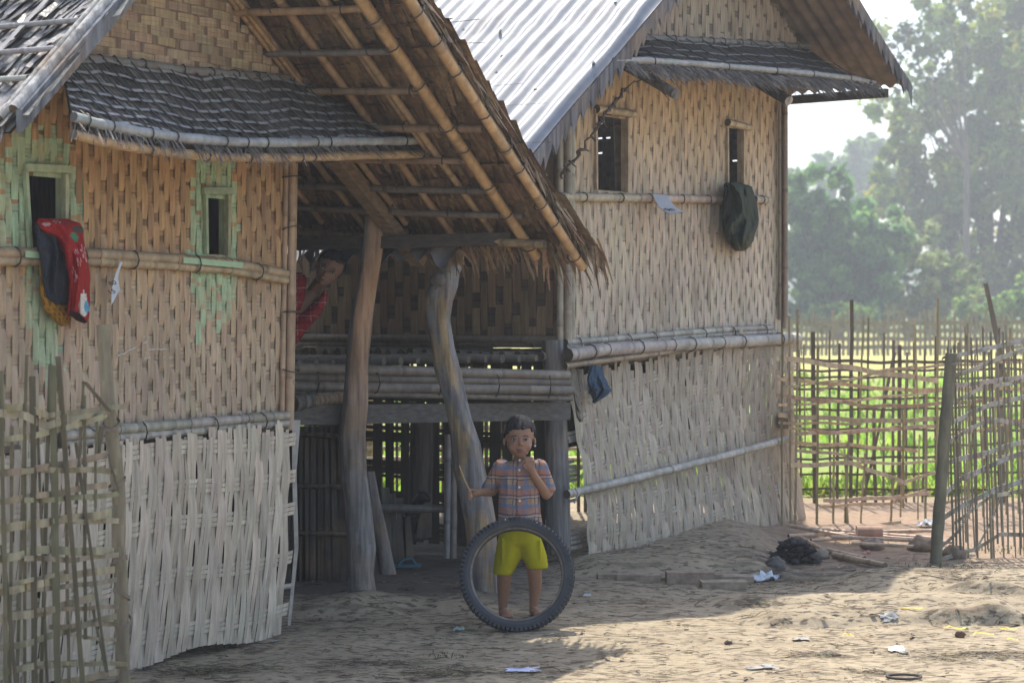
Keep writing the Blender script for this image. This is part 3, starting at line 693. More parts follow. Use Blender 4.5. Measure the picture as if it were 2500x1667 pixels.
mb = MB(); mb.bamboo(H2.at(v1a - .02, .03, zw1[1] + .025), H2.at(v1b + .05, .03, zw1[1] + .025), .026, (.42, .30, .18)); mb.build("window_lintel", M_bam, h2); mb = MB(); mb.bamboo(H2.at(v2a - .03, .03, zw2[1] + .03), H2.at(v2b + .05, .03, zw2[1] + .015), .026, (.42, .31, .19)); mb.build("window_lintel", M_bam, h2)
mb = MB(); mb.bamboo(P(1508, 270, 12.35), P(1513, 470, 12.3), .03, (.36, .25, .15), 0, .4); mb.build("inner_pole", M_bam, h2)
band(h2, H2, [(1368, 481), (1560, 484), (1764, 488)], .027, (.42, .33, .23), .03, every=.3)
band(h2, H2, [(1842, 487), (1875, 489)], .027, (.42, .33, .23), .03)
band(h2, H2, [(1380, 836), (1480, 829), (1640, 815), (1760, 806), (1882, 800)], .022, (.36, .325, .27), .035, n=2, gap=.03)
band(h2, H2, [(1386, 866), (1480, 853), (1640, 842), (1760, 836), (1946, 826)], .042, (.38, .345, .29), .10, name="sill_pole", every=.36)
mb = MB(); mb.bamboo(H2.pt(1380, 893, .1), H2.pt(1640, 858, .1), .018, (.32, .24, .16)); mb.bamboo(H2.pt(1382, 872, .02), H2.pt(1950, 834, .0), .035, (.33, .30, .26)); mb.bamboo(H2.pt(1400, 880, .0), H2.pt(1940, 850, -.03), .03, (.2, .17, .14)); mb.build("floor_pole", M_bam, h2)
# corner posts
mb = MB()
for dx, r, o in ((-.045, .022, .0), (-.01, .026, .03), (.03, .02, .03), (.055, .012, .02)): mb.bamboo(H2.at(dx, o, 1.15 if dx < .03 else 1.02), H2.at(dx, o, 2.95), r, vary((.34, .285, .215), .15), 0, .4)
ties(mb, (H2.at(.0, .02, 1.3), H2.at(0, .02, 2.7)), .075, .004, .42); mb.build("corner_post", M_bam, h2)
mb = MB(); mb.tube([P(1350, 830, 11.5), P(1356, 1000, 11.5), P(1362, 1200, 11.45), P(1364, 1350, 11.45)], [.066, .066, .07, .072], (.17, .16, .15), 12)
tag(mb.build("stilt", M_wood, h2), "grey timber stilt at the near corner")
mb = MB()
for dx, o, r, z0, z1 in ((2.47, .05, .020, 1.42, 3.0), (2.53, .0, .024, 1.36, 2.95), (2.43, .03, .012, 1.42, 2.9), (2.44, .0, .03, 0.2, 1.32)): mb.bamboo(H2.at(dx, o, z0), H2.at(dx, o, z1), r, vary((.27, .20, .14), .2), 0, .4)
ties(mb, (H2.at(2.49, .02, 1.4), H2.at(2.49, .02, 2.9)), .055, .004, .4); mb.build("corner_post", M_bam, h2)
# lower leaning plait
def f2l(u, v, o):
    t = max(0, min(1, (1.2 - v) / 1.2)); return H2.at(u, .05 + o + .09 * t + .03 * math.sin(v * 4 + u), v)
LB2 = [(lambda u, z=z: z + .11 * u + .015 * math.sin(u * 6 + z * 9)) for z in (.02, .155, .29, .43, .565, .70, .83, .97)]
mb = basket(f2l, .05, 2.62, lambda u: .0 + .02 * u + .02 * math.sin(u * 9), lambda u: 1.17 + .075 * u + .02 * math.sin(u * 14), .062, LB2, (.41, .345, .26), (.44, .38, .29), .005, -.05, -.30, .065, .07)
LOW = mb; LOWT = ("bowed and leaning plaited bamboo skirt with frayed top")
mb = MB(); mb.bamboo(H2.pt(1384, 1206, .17), H2.pt(1932, 1068, .16), .026, (.42, .39, .33), .01, .42, 9)
rl = mb.build("brace_pole", M_bam, h2); t_ = MB(); t_.tube([H2.pt(1404, 1190, .20), H2.pt(1412, 1205, .22), H2.pt(1402, 1228, .20)], .006, (.4, .38, .34), 5); t_.build("cord_tie", M_plain, rl)
mb = MB()
for k, (x, y) in enumerate([(1376, 1128), (1380, 1140), (1384, 1150), (1382, 1162), (1386, 1172), (1388, 1056), (1390, 1066), (1392, 1074), (1388, 1300), (1390, 1312), (1393, 1322), (1396, 1335), (1384, 1222)]):
    mb.ribbon([P(x - 4, y + 3, 11.5), P(x + 26, y - 3, 11.6)], (0, 0, 1), vary((.40, .37, .33), .1), .02, (0, .006, 0))
LOW.add(mb)
mb = MB(); mb.beam(P(1928, 1010, 13.6), P(1912, 1030, 13.3), .07, .09, (.27, .22, .17)); mb.beam(P(1916, 1000, 13.55), P(1910, 1180, 13.55), .05, .05, (.16, .13, .11), (0, 1, 0)); mb.build("beam_end", M_wood, h2)
mb = MB()
for i in range(14):
    p = H2.pt(1906, 850 + i * 27, -.02); mb.ribbon([p, p + Vector((U(.03, .09), .02, U(-.02, .02)))], (0, 0, 1), vary((.38, .33, .26), .2), U(.015, .03))
tag(LOW.add(mb).build("lower_wall", M_weave, h2), LOWT)
# near side wall in the shade of the porch, open plait below it
def f2s(u, v, o): return H2.at(-o, -u, v)
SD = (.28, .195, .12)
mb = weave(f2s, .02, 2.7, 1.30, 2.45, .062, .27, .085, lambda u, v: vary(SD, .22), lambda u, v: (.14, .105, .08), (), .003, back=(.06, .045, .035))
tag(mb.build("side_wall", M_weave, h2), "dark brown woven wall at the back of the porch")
mb = MB(); mb.bamboo(H2.at(-.03, -.02, 1.315), H2.at(-.03, -2.6, 1.31), .026, (.27, .21, .15), 0, .35); mb.bamboo(H2.at(-.03, -.02, 1.29), H2.at(-.02, -2.6, 1.265), .02, (.2, .16, .12)); mb.build("wall_rail", M_bam, h2)
mb = MB()
for i in range(26):
    o = -.06 - i * .09; mb.bamboo(H2.at(-.14 - U(0, .04), o, 1.225 + U(-.008, .008)), H2.at(.6, o + U(-.02, .02), 1.225), U(.022, .032), vary((.26, .22, .17), .3), 0, .5, 8, 0, (.09, .075, .06))
mb.build("joist_end", M_bam, h2)
mb = MB()
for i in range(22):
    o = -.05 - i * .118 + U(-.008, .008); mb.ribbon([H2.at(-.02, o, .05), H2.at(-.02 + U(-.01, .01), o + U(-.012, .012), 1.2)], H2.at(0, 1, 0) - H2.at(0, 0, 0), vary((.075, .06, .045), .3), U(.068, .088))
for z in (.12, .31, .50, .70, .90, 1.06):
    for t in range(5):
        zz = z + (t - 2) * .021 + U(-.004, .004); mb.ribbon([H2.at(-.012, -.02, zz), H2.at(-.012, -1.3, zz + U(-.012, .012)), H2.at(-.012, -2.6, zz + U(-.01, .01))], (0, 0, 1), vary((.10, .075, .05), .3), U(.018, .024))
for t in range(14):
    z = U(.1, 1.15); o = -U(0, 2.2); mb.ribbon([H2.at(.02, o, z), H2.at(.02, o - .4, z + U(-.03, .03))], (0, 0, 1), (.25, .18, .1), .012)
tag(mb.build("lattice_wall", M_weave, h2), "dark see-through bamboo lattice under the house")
mb = MB(); mb.tube([P(1032, 1000, 11.75), P(1024, 1310, 11.75)], .075, (.09, .075, .065), 10); mb.build("stilt", M_wood, h2)
mb = MB(); mb.bamboo(P(1094, 1060, 11.3), P(1091, 1362, 11.3), .02, (.21, .2, .2)); mb.bamboo(P(1108, 1060, 11.32), P(1107, 1362, 11.32), .02, (.2, .17, .15)); mb.build("prop_pole", M_bam, h2)
mb = MB(); mb.bamboo(P(925, 1240, 11.35), P(1088, 1242, 11.35), .025, (.14, .13, .12)); mb.build("rail_pole", M_bam, h2)
mb = MB()
for x, w, t in ((940, .05, 1190), (958, .035, 1205), (976, .045, 1215), (992, .05, 1260)): mb.ribbon([P(x, t, 11.45), P(x + 8, 1376, 11.45)], (1, 0, 0), vary((.11, .105, .09), .15), w, (0, .012, 0))
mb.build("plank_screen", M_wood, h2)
mb = MB(); sheet(H2, .12, -.22, 2.40, -.22, .66, 1.15, (.06, .05, .04)); mb.build("fascia_board", M_wood, h2)
# floor, unseen walls
mb = MB()
mb.box(H2.at(1.25, -1.35, 1.17), (H2.at(1.22, 0, 0) - H2.at(0, 0, 0)), (H2.at(0, 1.33, 0) - H2.at(0, 0, 0)), (0, 0, .015), (.18, .14, .1))
mb.box(H2.at(1.25, -1.35, 3.06), (H2.at(1.2, 0, 0) - H2.at(0, 0, 0)), (H2.at(0, 1.38, 0) - H2.at(0, 0, 0)), (0, 0, .01), (.18, .14, .1))
sheet(H2, .2, -2.7, 2.47, -2.7, 1.2, 2.85, (.2, .15, .1))
for i in range(44):
    o = -.05 - i * .062; mb.ribbon([H2.at(2.42, o, .0), H2.at(2.42 + U(-.01, .01), o + U(-.01, .01), 1.17)], H2.at(0, 1, 0) - H2.at(0, 0, 0), vary((.13, .10, .075), .25), U(.03, .04)) if i % 3 else None if i % 2 else None
for i in range(42):
    s = .05 + i * .058; mb.ribbon([H2.at(s, -2.68, .0), H2.at(s + U(-.01, .01), -2.68, 1.17)], H2.at(1, 0, 0) - H2.at(0, 0, 0), vary((.13, .10, .075), .25), U(.03, .04)) if i % 3 else None
mb.build("inner_wall", M_weave, h2)
mb = MB(); cz = .036
for i in range(72):
    for j in range(51):
        o = -2.68 + i * cz + .03; z = 1.2 + j * cz; gp = .007 if (R() < .22 and j % 3 == 0 and noise.noise(Vector((i * .2, j * .15, 3))) > -.1) else 0
        mb.quad(H2.at(2.49, o, z), H2.at(2.49, o + cz - gp, z), H2.at(2.49, o + cz - gp, z + cz - gp * 1.3), H2.at(2.49, o, z + cz - gp * 1.3), vary((.2, .15, .1), .2))
        if gp: mb.quad(H2.at(2.49, o + cz - gp, z), H2.at(2.49, o + cz, z), H2.at(2.49, o + cz, z + cz - gp*1.3), H2.at(2.49, o + cz - gp, z + cz - gp*1.3), (.2, .15, .1))
tag(mb.build("side_wall", M_weave, h2), "far woven wall whose tiny gaps let light through")
# tin roof
M_tin = material("corrugated tin", None, .55, 14, .10, (1, 1, 1), .12, metal=.35, spec=.5, bscale=7, dirt=((.22, .20, .18), 2.6, .35))
M_rust = material("tin underside", None, .75, 9, .3, (1, 1, 1), .1, spec=.3, dirt=((.10, .06, .04), 3, .6))
mb = MB(); rows = []; no = int((ON + 2.7) / .0118); ns = 44
for j in range(ns + 1):
    s = nA[0] - .72 + (sap - nA[0] + .72) * j / ns; row = []  # hidden eave lengthened to cast shade on the ground between the houses
    for i in range(no + 1):
        o = ON - i * .0118; ph = o / .125 * 2 * math.pi; k = int(o / .125 + 40)
        dent = noise.noise(Vector((o * 3, s * 2.2, 2))) * .014 + noise.noise(Vector((k * 3.7, s * 9, 5))) * .006
        a = .021 * (1 + .35 * noise.noise(Vector((k * 1.7, s * 4, 9))))
        lap = .012 * (1 if s > sap - (sap - nA[0]) * .52 + .03 * math.sin(k) else 0)
        row.append(H2.at(s, o, zn2(s) + .045 + dent + lap + a * math.sin(ph) + (.0 if i < 8 else 0) - (.06 * (1 - i / 6) if i < 6 else 0)))
    rows.append(row)
mb.grid(rows, (.23, .24, .255)); TIN = mb
mb = MB()
for i in range(26):
    s = U(nA[0], sap); o = U(-1.6, ON); p = H2.at(s, o, zn2(s) + .062)
    if i < 10: mb.sphere(p, (U(.008, .014), U(.008, .014), .006), (.22, .17, .11), 7, 5, .3)
    else: mb.tube([p, p + Vector((0, 0, .012))], [.012, .006], (.3, .3, .3), 6)
tag(TIN.add(mb).build("tin_slope", M_tin, h2), "bright sunlit corrugated tin sheets, dented")
mb = MB(); rows = []
for j in range(30):
    s = sap + (fC[0] + .05 - sap) * j / 29; rows.append([H2.at(s, OF - i * .014, zf2(s) + .03 + .014 * math.sin((OF - i * .014) / .10 * 2 * math.pi)) for i in range(int((OF + 2.7) / .014))])
mb.grid(rows, (.20, .145, .105)); tag(mb.build("tin_slope", M_rust, h2), "brown underside of the far roof slope")
def barge(z_, sa, sb, o, name, lab):
    mb = MB(); n = int(abs(sb - sa) / .085); 
    for th in (0.0, -.012):
        for i in range(n):
            s0 = sa + (sb - sa) * i / n; s1 = sa + (sb - sa) * (i + 1) / n; c = vary((.125, .12, .125), .22, .03); sg = 1 if sb > sa else -1
            tp = .035; bt = -.045 + .012 * noise.noise(Vector((i * .7, 0, 4))); tt = -.045 - U(.05, .085); tip = s0 + (s1 - s0) * U(.05, .3)
            w = .012 * noise.noise(Vector((s0 * 2.3, 0, 8)))
            if R() < .05: tt = bt
            mb.quad(H2.at(s0, o + th + w, z_(s0) + bt), H2.at(s1, o + th + w, z_(s1) + bt), H2.at(s1, o + th + w, z_(s1) + tp), H2.at(s0, o + th + w, z_(s0) + tp), c)
            mb.poly([H2.at(s0, o + th + w, z_(s0) + bt), H2.at(tip, o + th + w, z_(tip) + tt), H2.at(s0 + (s1 - s0) * .93, o + th + w, z_(s1) + bt * 1.02), ], c)
    ob = mb.build(name, M_wood, h2); tag(ob, lab)
barge(zn2, nA[0] - .06, sap, ON + .015, "barge_board", "grey saw-toothed board edging the sunny slope")
barge(zf2, fC[0] + .06, sap, OF + .015, "barge_board", "grey saw-toothed board edging the far slope")
mb = MB(); mb.beam(H2.pt(2085, 155, .2), H2.pt(2190, 178, .55), .05, .05, (.3, .19, .11)); mb.beam(H2.at(fC[0] - .05, .5, zf2(fC[0]) - .06), H2.at(fC[0] - .05, -2.5, zf2(fC[0]) - .06), .05, .06, (.08, .065, .055)); mb.build("eave_beam", M_timber, h2); mb = MB(); mb.beam(H2.at(nA[0] + .12, .4, zn2(nA[0]) - .03), H2.at(nA[0] + .12, -2.5, zn2(nA[0]) - .03), .05, .06, (.2, .15, .1)); mb.build("eave_beam", M_timber, h2)
RE2 = [(.17, .155, .14), (.11, .10, .09), (.08, .07, .065), (.21, .185, .16), (.15, .12, .095)]
sk2 = skirt(h2, H2, [(1535, 94), (1600, 98), (1750, 106), (1880, 114), (1975, 119)], [(1500, 158), (1580, 158), (1750, 170), (1950, 186), (2080, 200), (2135, 212)], .07, .5, 900, RE2, 4, 16, 100, (.31, .29, .26), None, (.075, .065, .055))
mb = MB()
for i in range(850):
    t = R() ** .9; a = H2.pt(1520, 160, .5).lerp(H2.pt(2138, 212, .5), t); st = .12 * bumpf((t * 5.3) % 1, .5, .3) * .6
    p = a + Vector((U(-.05, .02), U(-.03, .03), U(-.02, .03))); L = U(.08, .19) * (.6 + .7 * abs(noise.noise(Vector((t * 9, 2, 2))))*1.6); q = p + Vector((L * U(.5, .9), -L * U(0, .5), -L * U(.35, .8)))
    mb.ribbon([p, (p + q) / 2 + Vector((0, 0, .012)), q], Vector((U(-.5, .5), .3, 1)).normalized(), vary(random.choice(RE2), .35), [.008, .011, .003])
mb.build("straw_fringe", M_thatch, sk2)
mb = MB(); mb.bamboo(H2.pt(1560, 168, .42), H2.pt(1770, 186, .36), .022, (.42, .29, .16)); mb.build("eave_pole", M_bam, sk2)
mb = MB(); mb.tube([H2.pt(1528, 160, .1), H2.pt(1600, 200, .35), H2.pt(1650, 231, .55)], [.035, .033, .03], (.15, .135, .12), 9); mb.ribbon([H2.pt(1590, 195, .35), H2.pt(1636, 246, .5)], (0, 0, 1), (.12, .1, .09), [.02, .006]); mb.build("rafter_end", M_wood, h2)
mb = MB(); mb.tube([H2.pt(1830, 190, .1), H2.pt(1926, 247, .45)], [.036, .034], (.07, .065, .06), 10, True, (.38, .34, .28)); mb.build("rafter_end", M_wood, h2)
# twisted dry creeper hanging across the wall
mb = MB(); pts = []
for i in range(46):
    t = i / 45; x = 1366 + (1568 - 1366) * t; y = 436 - (436 - 190) * t - 18 * math.sin(t * math.pi) + 10 * math.sin(t * 6); pts.append(H2.pt(x, y, .2 + .1 * math.sin(t * 3)) + Vector((math.cos(i * 1.9), math.sin(i * 1.9), math.sin(i * 1.3))) * .012)
mb.tube(pts, [(.004 if i > 36 else .008) * U(.7, 1.3) for i in range(46)], (.11, .08, .06), 6)
for i in range(2, 40, 3):
    p = pts[i]; mb.tube([p, p + Vector((U(-.03, .03), U(-.03, 0), U(-.03, .03))), p + Vector((U(-.03, .03), 0, -.03))], [.007, .008, .003], (.12, .085, .06), 5)
tag(mb.build("dry_vine", M_bark, None, pts[0]), "twisted dry vine strung from the tin roof corner up across the narrow window", "vine")
# ================================================================== cloths on the sills
def drape(fr, rows, o0, depth, colf, seed, folds=3.0, famp=.25, nx=34, sub=6):
    """rows: (y, x left, x right) in picture pixels on the plane o=o0; swells outwards by depth"""
    mb = MB(); dense = []
    for i in range(len(rows) - 1):
        for k in range(sub): dense.append(tuple(rows[i][j] + (rows[i+1][j] - rows[i][j]) * k / sub for j in range(3)))
    dense.append(rows[-1]); G_ = []; n = len(dense)
    for i, (y, xl, xr) in enumerate(dense):
        v = i / (n - 1); row = []
        for j in range(nx + 1):
            u = j / nx; edge = math.sin(math.pi * min(1, max(0, u))) ** .55; ve = min(1, math.sin(math.pi * min(.97, max(.02, v * .93 + .05))) ** .5)
            w_ = (u + .55 * v * (.5 - u)) * folds * 3.14 + 4.5 * noise.noise(Vector((v * 1.9, u * 1.7, seed))) + v * 2.2; fo = famp * ((1 - 2 * abs(math.sin(w_))) * .75 + noise.noise(Vector((u * 5, v * 4, seed))) * .8 + .35 * noise.noise(Vector((u * 14, v * 9, seed))))
            d = depth * edge * ve * (1 + fo); x = xl + (xr - xl) * u + 5 * (2 * u - 1) * noise.noise(Vector((v * 6, round(u), seed + 2)))
            p0 = fr.pt(x, y, o0 + d); row.append(p0)
        G_.append(row)
    mb.grid(G_, lambda i, j: colf(j / nx, i / (n - 1)))
    back = [[fr.pt(xl + (xr - xl) * (nx - j) / nx, y, o0) for j in (0, nx // 2, nx)] for (y, xl, xr) in dense]
    back = [[fr.pt(xr, y, o0), fr.pt((xl + xr) / 2, y, o0 - .004), fr.pt(xl, y, o0)] for (y, xl, xr) in dense]
    mb.grid(back, colf(.5, .5)); return mb
RED = (.30, .022, .022)
def redc(u, v):
    c = RED
    for a, b, r, cc in ((.86, .23, .13, (.06, .07, .06)), (.72, .33, .11, (.05, .22, .13)), (.72, .78, .32, (.62, .58, .52)), (.88, .80, .13, (.10, .33, .52)), (.5, .07, .10, (.55, .35, .32)), (.62, .50, .12, (.55, .28, .27)), (.9, .47, .12, (.55, .28, .27)), (.35, .60, .1, (.55, .28, .27)), (.2, .13, .1, (.5, .3, .28))):
        d = math.hypot((u - a), (v - b) * 2.2)
        if cc[0] > .5 and cc[1] < .5:
            if d < r and (math.sin(math.atan2((v - b) * 2.2, u - a) * 6) > .1): c = cc
        elif d < r * (1 if cc[0] < .6 else (.55 + .9 * max(0, v - b + .2))): c = cc
    return vary(c, .06)
def yelc(u, v): return vary((.33, .17, .02) if (math.sin(u * 30) * math.sin(v * 34) < .35) else (.13, .08, .04), .12)
def tagb(mb, name, mat, org, label, cat, group=None): return tag(mb.build(name, mat, None, org), label, cat, group)
mb = drape(H1, [(585, 90, 130), (650, 95, 150), (720, 98, 160), (752, 105, 174), (775, 124, 174), (790, 142, 168), (796, 148, 158)], .035, .035, yelc, 3, 2, .3)
tagb(mb, "patterned_shawl", M_cloth, H1.pt(130, 700, .03), "yellow patterned shawl hanging lowest behind the dark jacket on the left house sill", "cloth", "bedding hung on the window sills")
mb = drape(H1, [(548, 84, 118), (562, 86, 150), (590, 90, 174), (620, 96, 178), (680, 102, 174), (725, 112, 172), (744, 130, 168)], .06, .055, lambda u, v: vary((.032, .037, .048), .1), 5, 3.4, .4)
tagb(mb, "padded_jacket", M_cloth, H1.pt(130, 650, .05), "black quilted jacket draped between the red blanket and yellow shawl", "jacket", "bedding hung on the window sills")
mb = drape(H1, [(534, 92, 165), (545, 88, 196), (560, 100, 202), (585, 130, 205), (620, 152, 211), (680, 166, 219), (735, 165, 220), (765, 164, 217), (787, 196, 214)], .07, .085, redc, 7, 2.6, .38)
mb.grid([[H1.pt(x, y, .15) for x, y in ((168, 758), (190, 762), (214, 786))], [H1.pt(x, y, .13) for x, y in ((170, 768), (186, 782), (206, 790))]], (.03, .015, .015))
tagb(mb, "red_blanket", M_cloth, H1.pt(180, 650, .06), "red fleece blanket with white patches hung from the green painted window", "blanket", "bedding hung on the window sills")
def grc(u, v): return vary(mix((.040, .048, .032), (.085, .085, .042), sst(v, .55, 1.0) * .8), .1)
mb = drape(H2, [(446, 1771, 1806), (456, 1768, 1836), (475, 1766, 1841), (500, 1762, 1849), (535, 1761, 1853), (562, 1766, 1845), (588, 1774, 1840), (604, 1786, 1828), (613, 1797, 1818)], .05, .13, grc, 11, 3.6, .6, 44, 8)
tagb(mb, "green_blanket", M_cloth, H2.pt(1806, 520, .05), "dark olive green blanket bunched over the right house window sill", "blanket", "bedding hung on the window sills")
mb = drape(H2, [(893, 1440, 1470), (920, 1434, 1476), (940, 1436, 1485), (951, 1438, 1493), (966, 1443, 1481), (976, 1447, 1464), (985, 1450, 1453)], .16, .05, lambda u, v: vary((.045, .075, .115), .12), 13, 2.0, .5)
tagb(mb, "blue_rag", M_cloth, H2.pt(1460, 920, .15), "navy blue rag caught on the frayed top of the plaited skirt", "cloth")
mb = drape(H2, [(950, 1397, 1407), (975, 1402, 1416), (1000, 1405, 1421), (1018, 1408, 1426), (1030, 1414, 1422)], .16, .03, lambda u, v: vary((.17, .15, .12), .12), 17, 1.0, .3)
tagb(mb, "leaf_sheath", M_bam, H2.pt(1412, 980, .15), "curled brown leaf sheath hanging beside the grey corner stilt", "leaf")
# number plates
def plate(name, corners, bend, digits, label, fr, dpos, dsize, rot):
    root = thing(name, corners[0], label, "number plate", "tin number plates")
    mb = MB(); a, b, c, d = corners; rows = []
    for i in range(9):
        t = i / 8; l = a.lerp(d, t) + bend * math.sin(math.pi * t); r = b.lerp(c, t) + bend * math.sin(math.pi * t * 1.0); rows.append([l, l.lerp(r, .5), r])
    mb.grid(rows, (.52, .54, .56)); nrm = (b - a).cross(d - a).normalized()
    if nrm.y > 0: nrm = -nrm
    mb.grid([[p - nrm * .003 for p in r[::-1]] for r in rows], (.5, .52, .54)); pl = mb.build("plate", M_plate, root)
    ux = (b - a).normalized(); uy = -(d - a).normalized()
    for k, (txt, pos) in enumerate(digits):
        cu = bpy.data.curves.new("digits", 'FONT'); cu.body = txt; cu.size = dsize; cu.extrude = .0006; cu.align_x = 'CENTER'
        o = bpy.data.objects.new("digits", cu); COL.objects.link(o); me = bpy.data.meshes.new_from_object(o); bpy.data.objects.remove(o)
        o = bpy.data.objects.new("digits", me); COL.objects.link(o); me.materials.append(M_ink); o.parent = pl; WLOC[o.name] = WLOC[root.name]
        p = a + (b - a) * pos[0] + (d - a) * pos[1] + bend * math.sin(math.pi * pos[1]) + nrm * .002
        X = (ux * math.cos(rot) + uy * math.sin(rot)); Z = nrm; Y_ = Z.cross(X)
        m = Matrix((X, Y_, Z)).transposed().to_4x4(); m.translation = p - WLOC[root.name]; o.matrix_local = m
M_plate = material("sheet tin", (.62, .64, .66), .4, 20, .08, metal=.1); M_ink = material("ink", (.05, .05, .055), .7)
plate("number_plate", [H2.pt(1594, 474, .07), H2.pt(1632, 477, .12), H2.pt(1672, 517, .36), H2.pt(1634, 521, .34)], Vector((-.012, -.015, -.02)), [("90", (.5, .78))], "bent tin plate numbered 90 sticking out below the right house band", H2, None, .075, 0.1)
plate("number_plate", [H1.pt(294, 640, .07), H1.pt(300, 639, .075), H1.pt(293, 706, .11), H1.pt(272, 744, .17)], Vector((-.01, -.01, 0)), [("80", (.5, .55)), ("15", (.5, .75))], "curled tin plate with small inked digits hanging below the left house band", H1, None, .03, .2)
# ================================================================== fences
SW = .78
def fence(label, name, stakes, rails, col, r_stake, r_rail, Yf, post=None, railcol=None, flat=True, group=None, base=None):
    root = thing(name, base, label, "fence", group); k = 0
    for st in stakes:
        x0, y0, x1, y1 = st[:4]; w = st[4] if len(st) > 4 else r_stake; mb = MB(); Y0 = Yf(x0) + U(-.012, .012); n = 6
        pts = [P(x0 + (x1 - x0) * t / n + U(-1, 1) * 1.2, y0 + (y1 - y0) * t / n, Y0) for t in range(n + 1)]
        c = vary(col, .22, .05)
        if flat: mb.ribbon(pts, Vector((1, U(-.4, .4), 0)).normalized(), c, [w * SW * U(.85, 1.1) for _ in pts], (0, .009, 0))
        else: mb.tube(pts, [w * .5 * U(.9, 1.1) for _ in pts], c, 6)
        mb.build("stake", M_fence, root)
    for rl_ in rails:
        pts_, w = (rl_[:-1], rl_[-1]) if not isinstance(rl_[-1], tuple) else (rl_, r_rail); mb = MB(); pts = []; ph = k % 2; k += 1
        dense = []
        for a, b in zip(pts_[:-1], pts_[1:]):
            m = max(2, int(abs(b[0] - a[0]) / 14))
            for t in range(m): dense.append((a[0] + (b[0] - a[0]) * t / m, a[1] + (b[1] - a[1]) * t / m))
        dense.append(pts_[-1])
        for i, (x, y) in enumerate(dense): pts.append(P(x, y + 1.5 * math.sin(x * .05 + k), Yf(x) - .006 + .018 * math.cos(x / 34 * math.pi + ph * math.pi)))
        c = vary(railcol or col, .2, .05)
        mb.ribbon(pts, Vector((0, U(-.3, .3), 1)).normalized(), lambda i, j: vary(c, .06), w * 1.18, (0, .008, 0)); mb.build("rail", M_fence, root)
    if post:
        pts, rad, pc, ty = post; mb = MB(); n = 18; dn = []
        for i in range(n + 1):
            t = i / n * (len(pts) - 1); q = min(int(t), len(pts) - 2); dn.append(pts[q].lerp(pts[q+1], t - q) + Vector((U(-1, 1), 0, 0)) * rad * .06)
        mb.tube(dn, [rad * (1 + .12 * noise.noise(Vector((i * .9, 3, rad * 50)))) for i in range(n + 1)], lambda i, j: vary(pc, .12), 12, True, (.3, .26, .2))
        ps = mb.build("post", M_wood2, root)
        for p, a in ty:
            t_ = MB(); t_.ribbon([p + Vector((math.cos(q) * rad * 1.25, math.sin(q) * rad * 1.25, .02 * math.sin(q + a))) for q in [i * .45 for i in range(15)]], (0, 0, 1), vary((.2, .16, .12), .1), .014)
            t_.build("lashing", M_fence, ps)
    return root
M_wood2 = material("green wood post", None, .7, 20, .3, (1, 1, .25), .3, spec=.3)
OL = (.13, .11, .065); Yl = lambda x: 7.25 - .45 * max(0, (300 - x)) / 300
fence("foreground fence of split bamboo lashed to a thick branch post below the red blanket", "woven_fence",
  [(-25, 930, -18, 1720, .03), (2, 905, 16, 1720, .018), (65, 866, 40, 1720, .013), (80, 918, 84, 1720, .026), (122, 890, 100, 1720, .016), (128, 892, 142, 1720, .030), (142, 870, 205, 1700, .024), (60, 1060, 60, 1700, .014), (160, 1010, 168, 1700, .014), (204, 930, 185, 1230, .013), (206, 965, 208, 1560, .014), (90, 1010, 118, 1720, .013), (236, 1010, 232, 1240, .012), (30, 1040, 24, 1720, .014), (185, 1080, 262, 1640, .013), (208, 932, 268, 1004, .022), (264, 1108, 290, 1202, .008), (248, 1040, 238, 1110, .026), (5, 1330, 45, 1720, .016), (225, 1480, 260, 1640, .012)],
  [((-30, 990), (60, 995), (135, 1020), .022), ((-30, 1005), (45, 1010), (115, 1038), (170, 1022), (268, 1000), .024), ((-30, 1082), (60, 1066), (160, 1046), (262, 1012), .018), ((100, 1018), (200, 1003), (302, 992), .016), ((-30, 1160), (120, 1140), (262, 1112), .022), ((40, 1150), (180, 1146), (285, 1150), .018), ((-30, 1228), (120, 1206), (262, 1182), .019), ((60, 1222), (200, 1214), (290, 1205), .016), ((-30, 1296), (100, 1276), (272, 1252), .026), ((130, 1272), (290, 1272), .016), ((-30, 1370), (20, 1362), (90, 1342), (278, 1346), .024), ((60, 1362), (180, 1366), (290, 1352), .016), ((-30, 1450), (80, 1430), (180, 1404), (280, 1388), .022), ((-30, 1432), (60, 1420), (160, 1395), .014), ((30, 1440), (160, 1432), (285, 1415), .015), ((-30, 1515), (120, 1490), (235, 1452), .024), ((60, 1490), (290, 1480), .014), ((-30, 1588), (80, 1566), (190, 1530), (285, 1502), .020), ((120, 1530), (290, 1520), .014), ((-30, 1645), (110, 1622), (205, 1618), .020), ((170, 1550), (285, 1562), .010), ((150, 1668), (250, 1645), (300, 1640), .020), ((60, 1618), (310, 1620), .014)],
  OL, .018, .02, Yl, ([P(251, 792, 7.28), P(256, 870, 7.28), P(262, 960, 7.27), P(270, 1040, 7.27), P(284, 1130, 7.27), P(290, 1230, 7.27), P(288, 1320, 7.26), P(296, 1430, 7.26), P(298, 1540, 7.26), P(302, 1700, 7.26), P(304, 1790, 7.26)], .026, (.20, .165, .105), [(P(272, 1035, 7.27), 0), (P(286, 1180, 7.27), 1), (P(290, 1370, 7.26), 2), (P(297, 1450, 7.26), 4), (P(298, 1515, 7.26), 0), (P(300, 1650, 7.26), 2)]), (.27, .23, .145), base=P(302, 1745, 7.26))
OB = (.30, .235, .125)
st = []
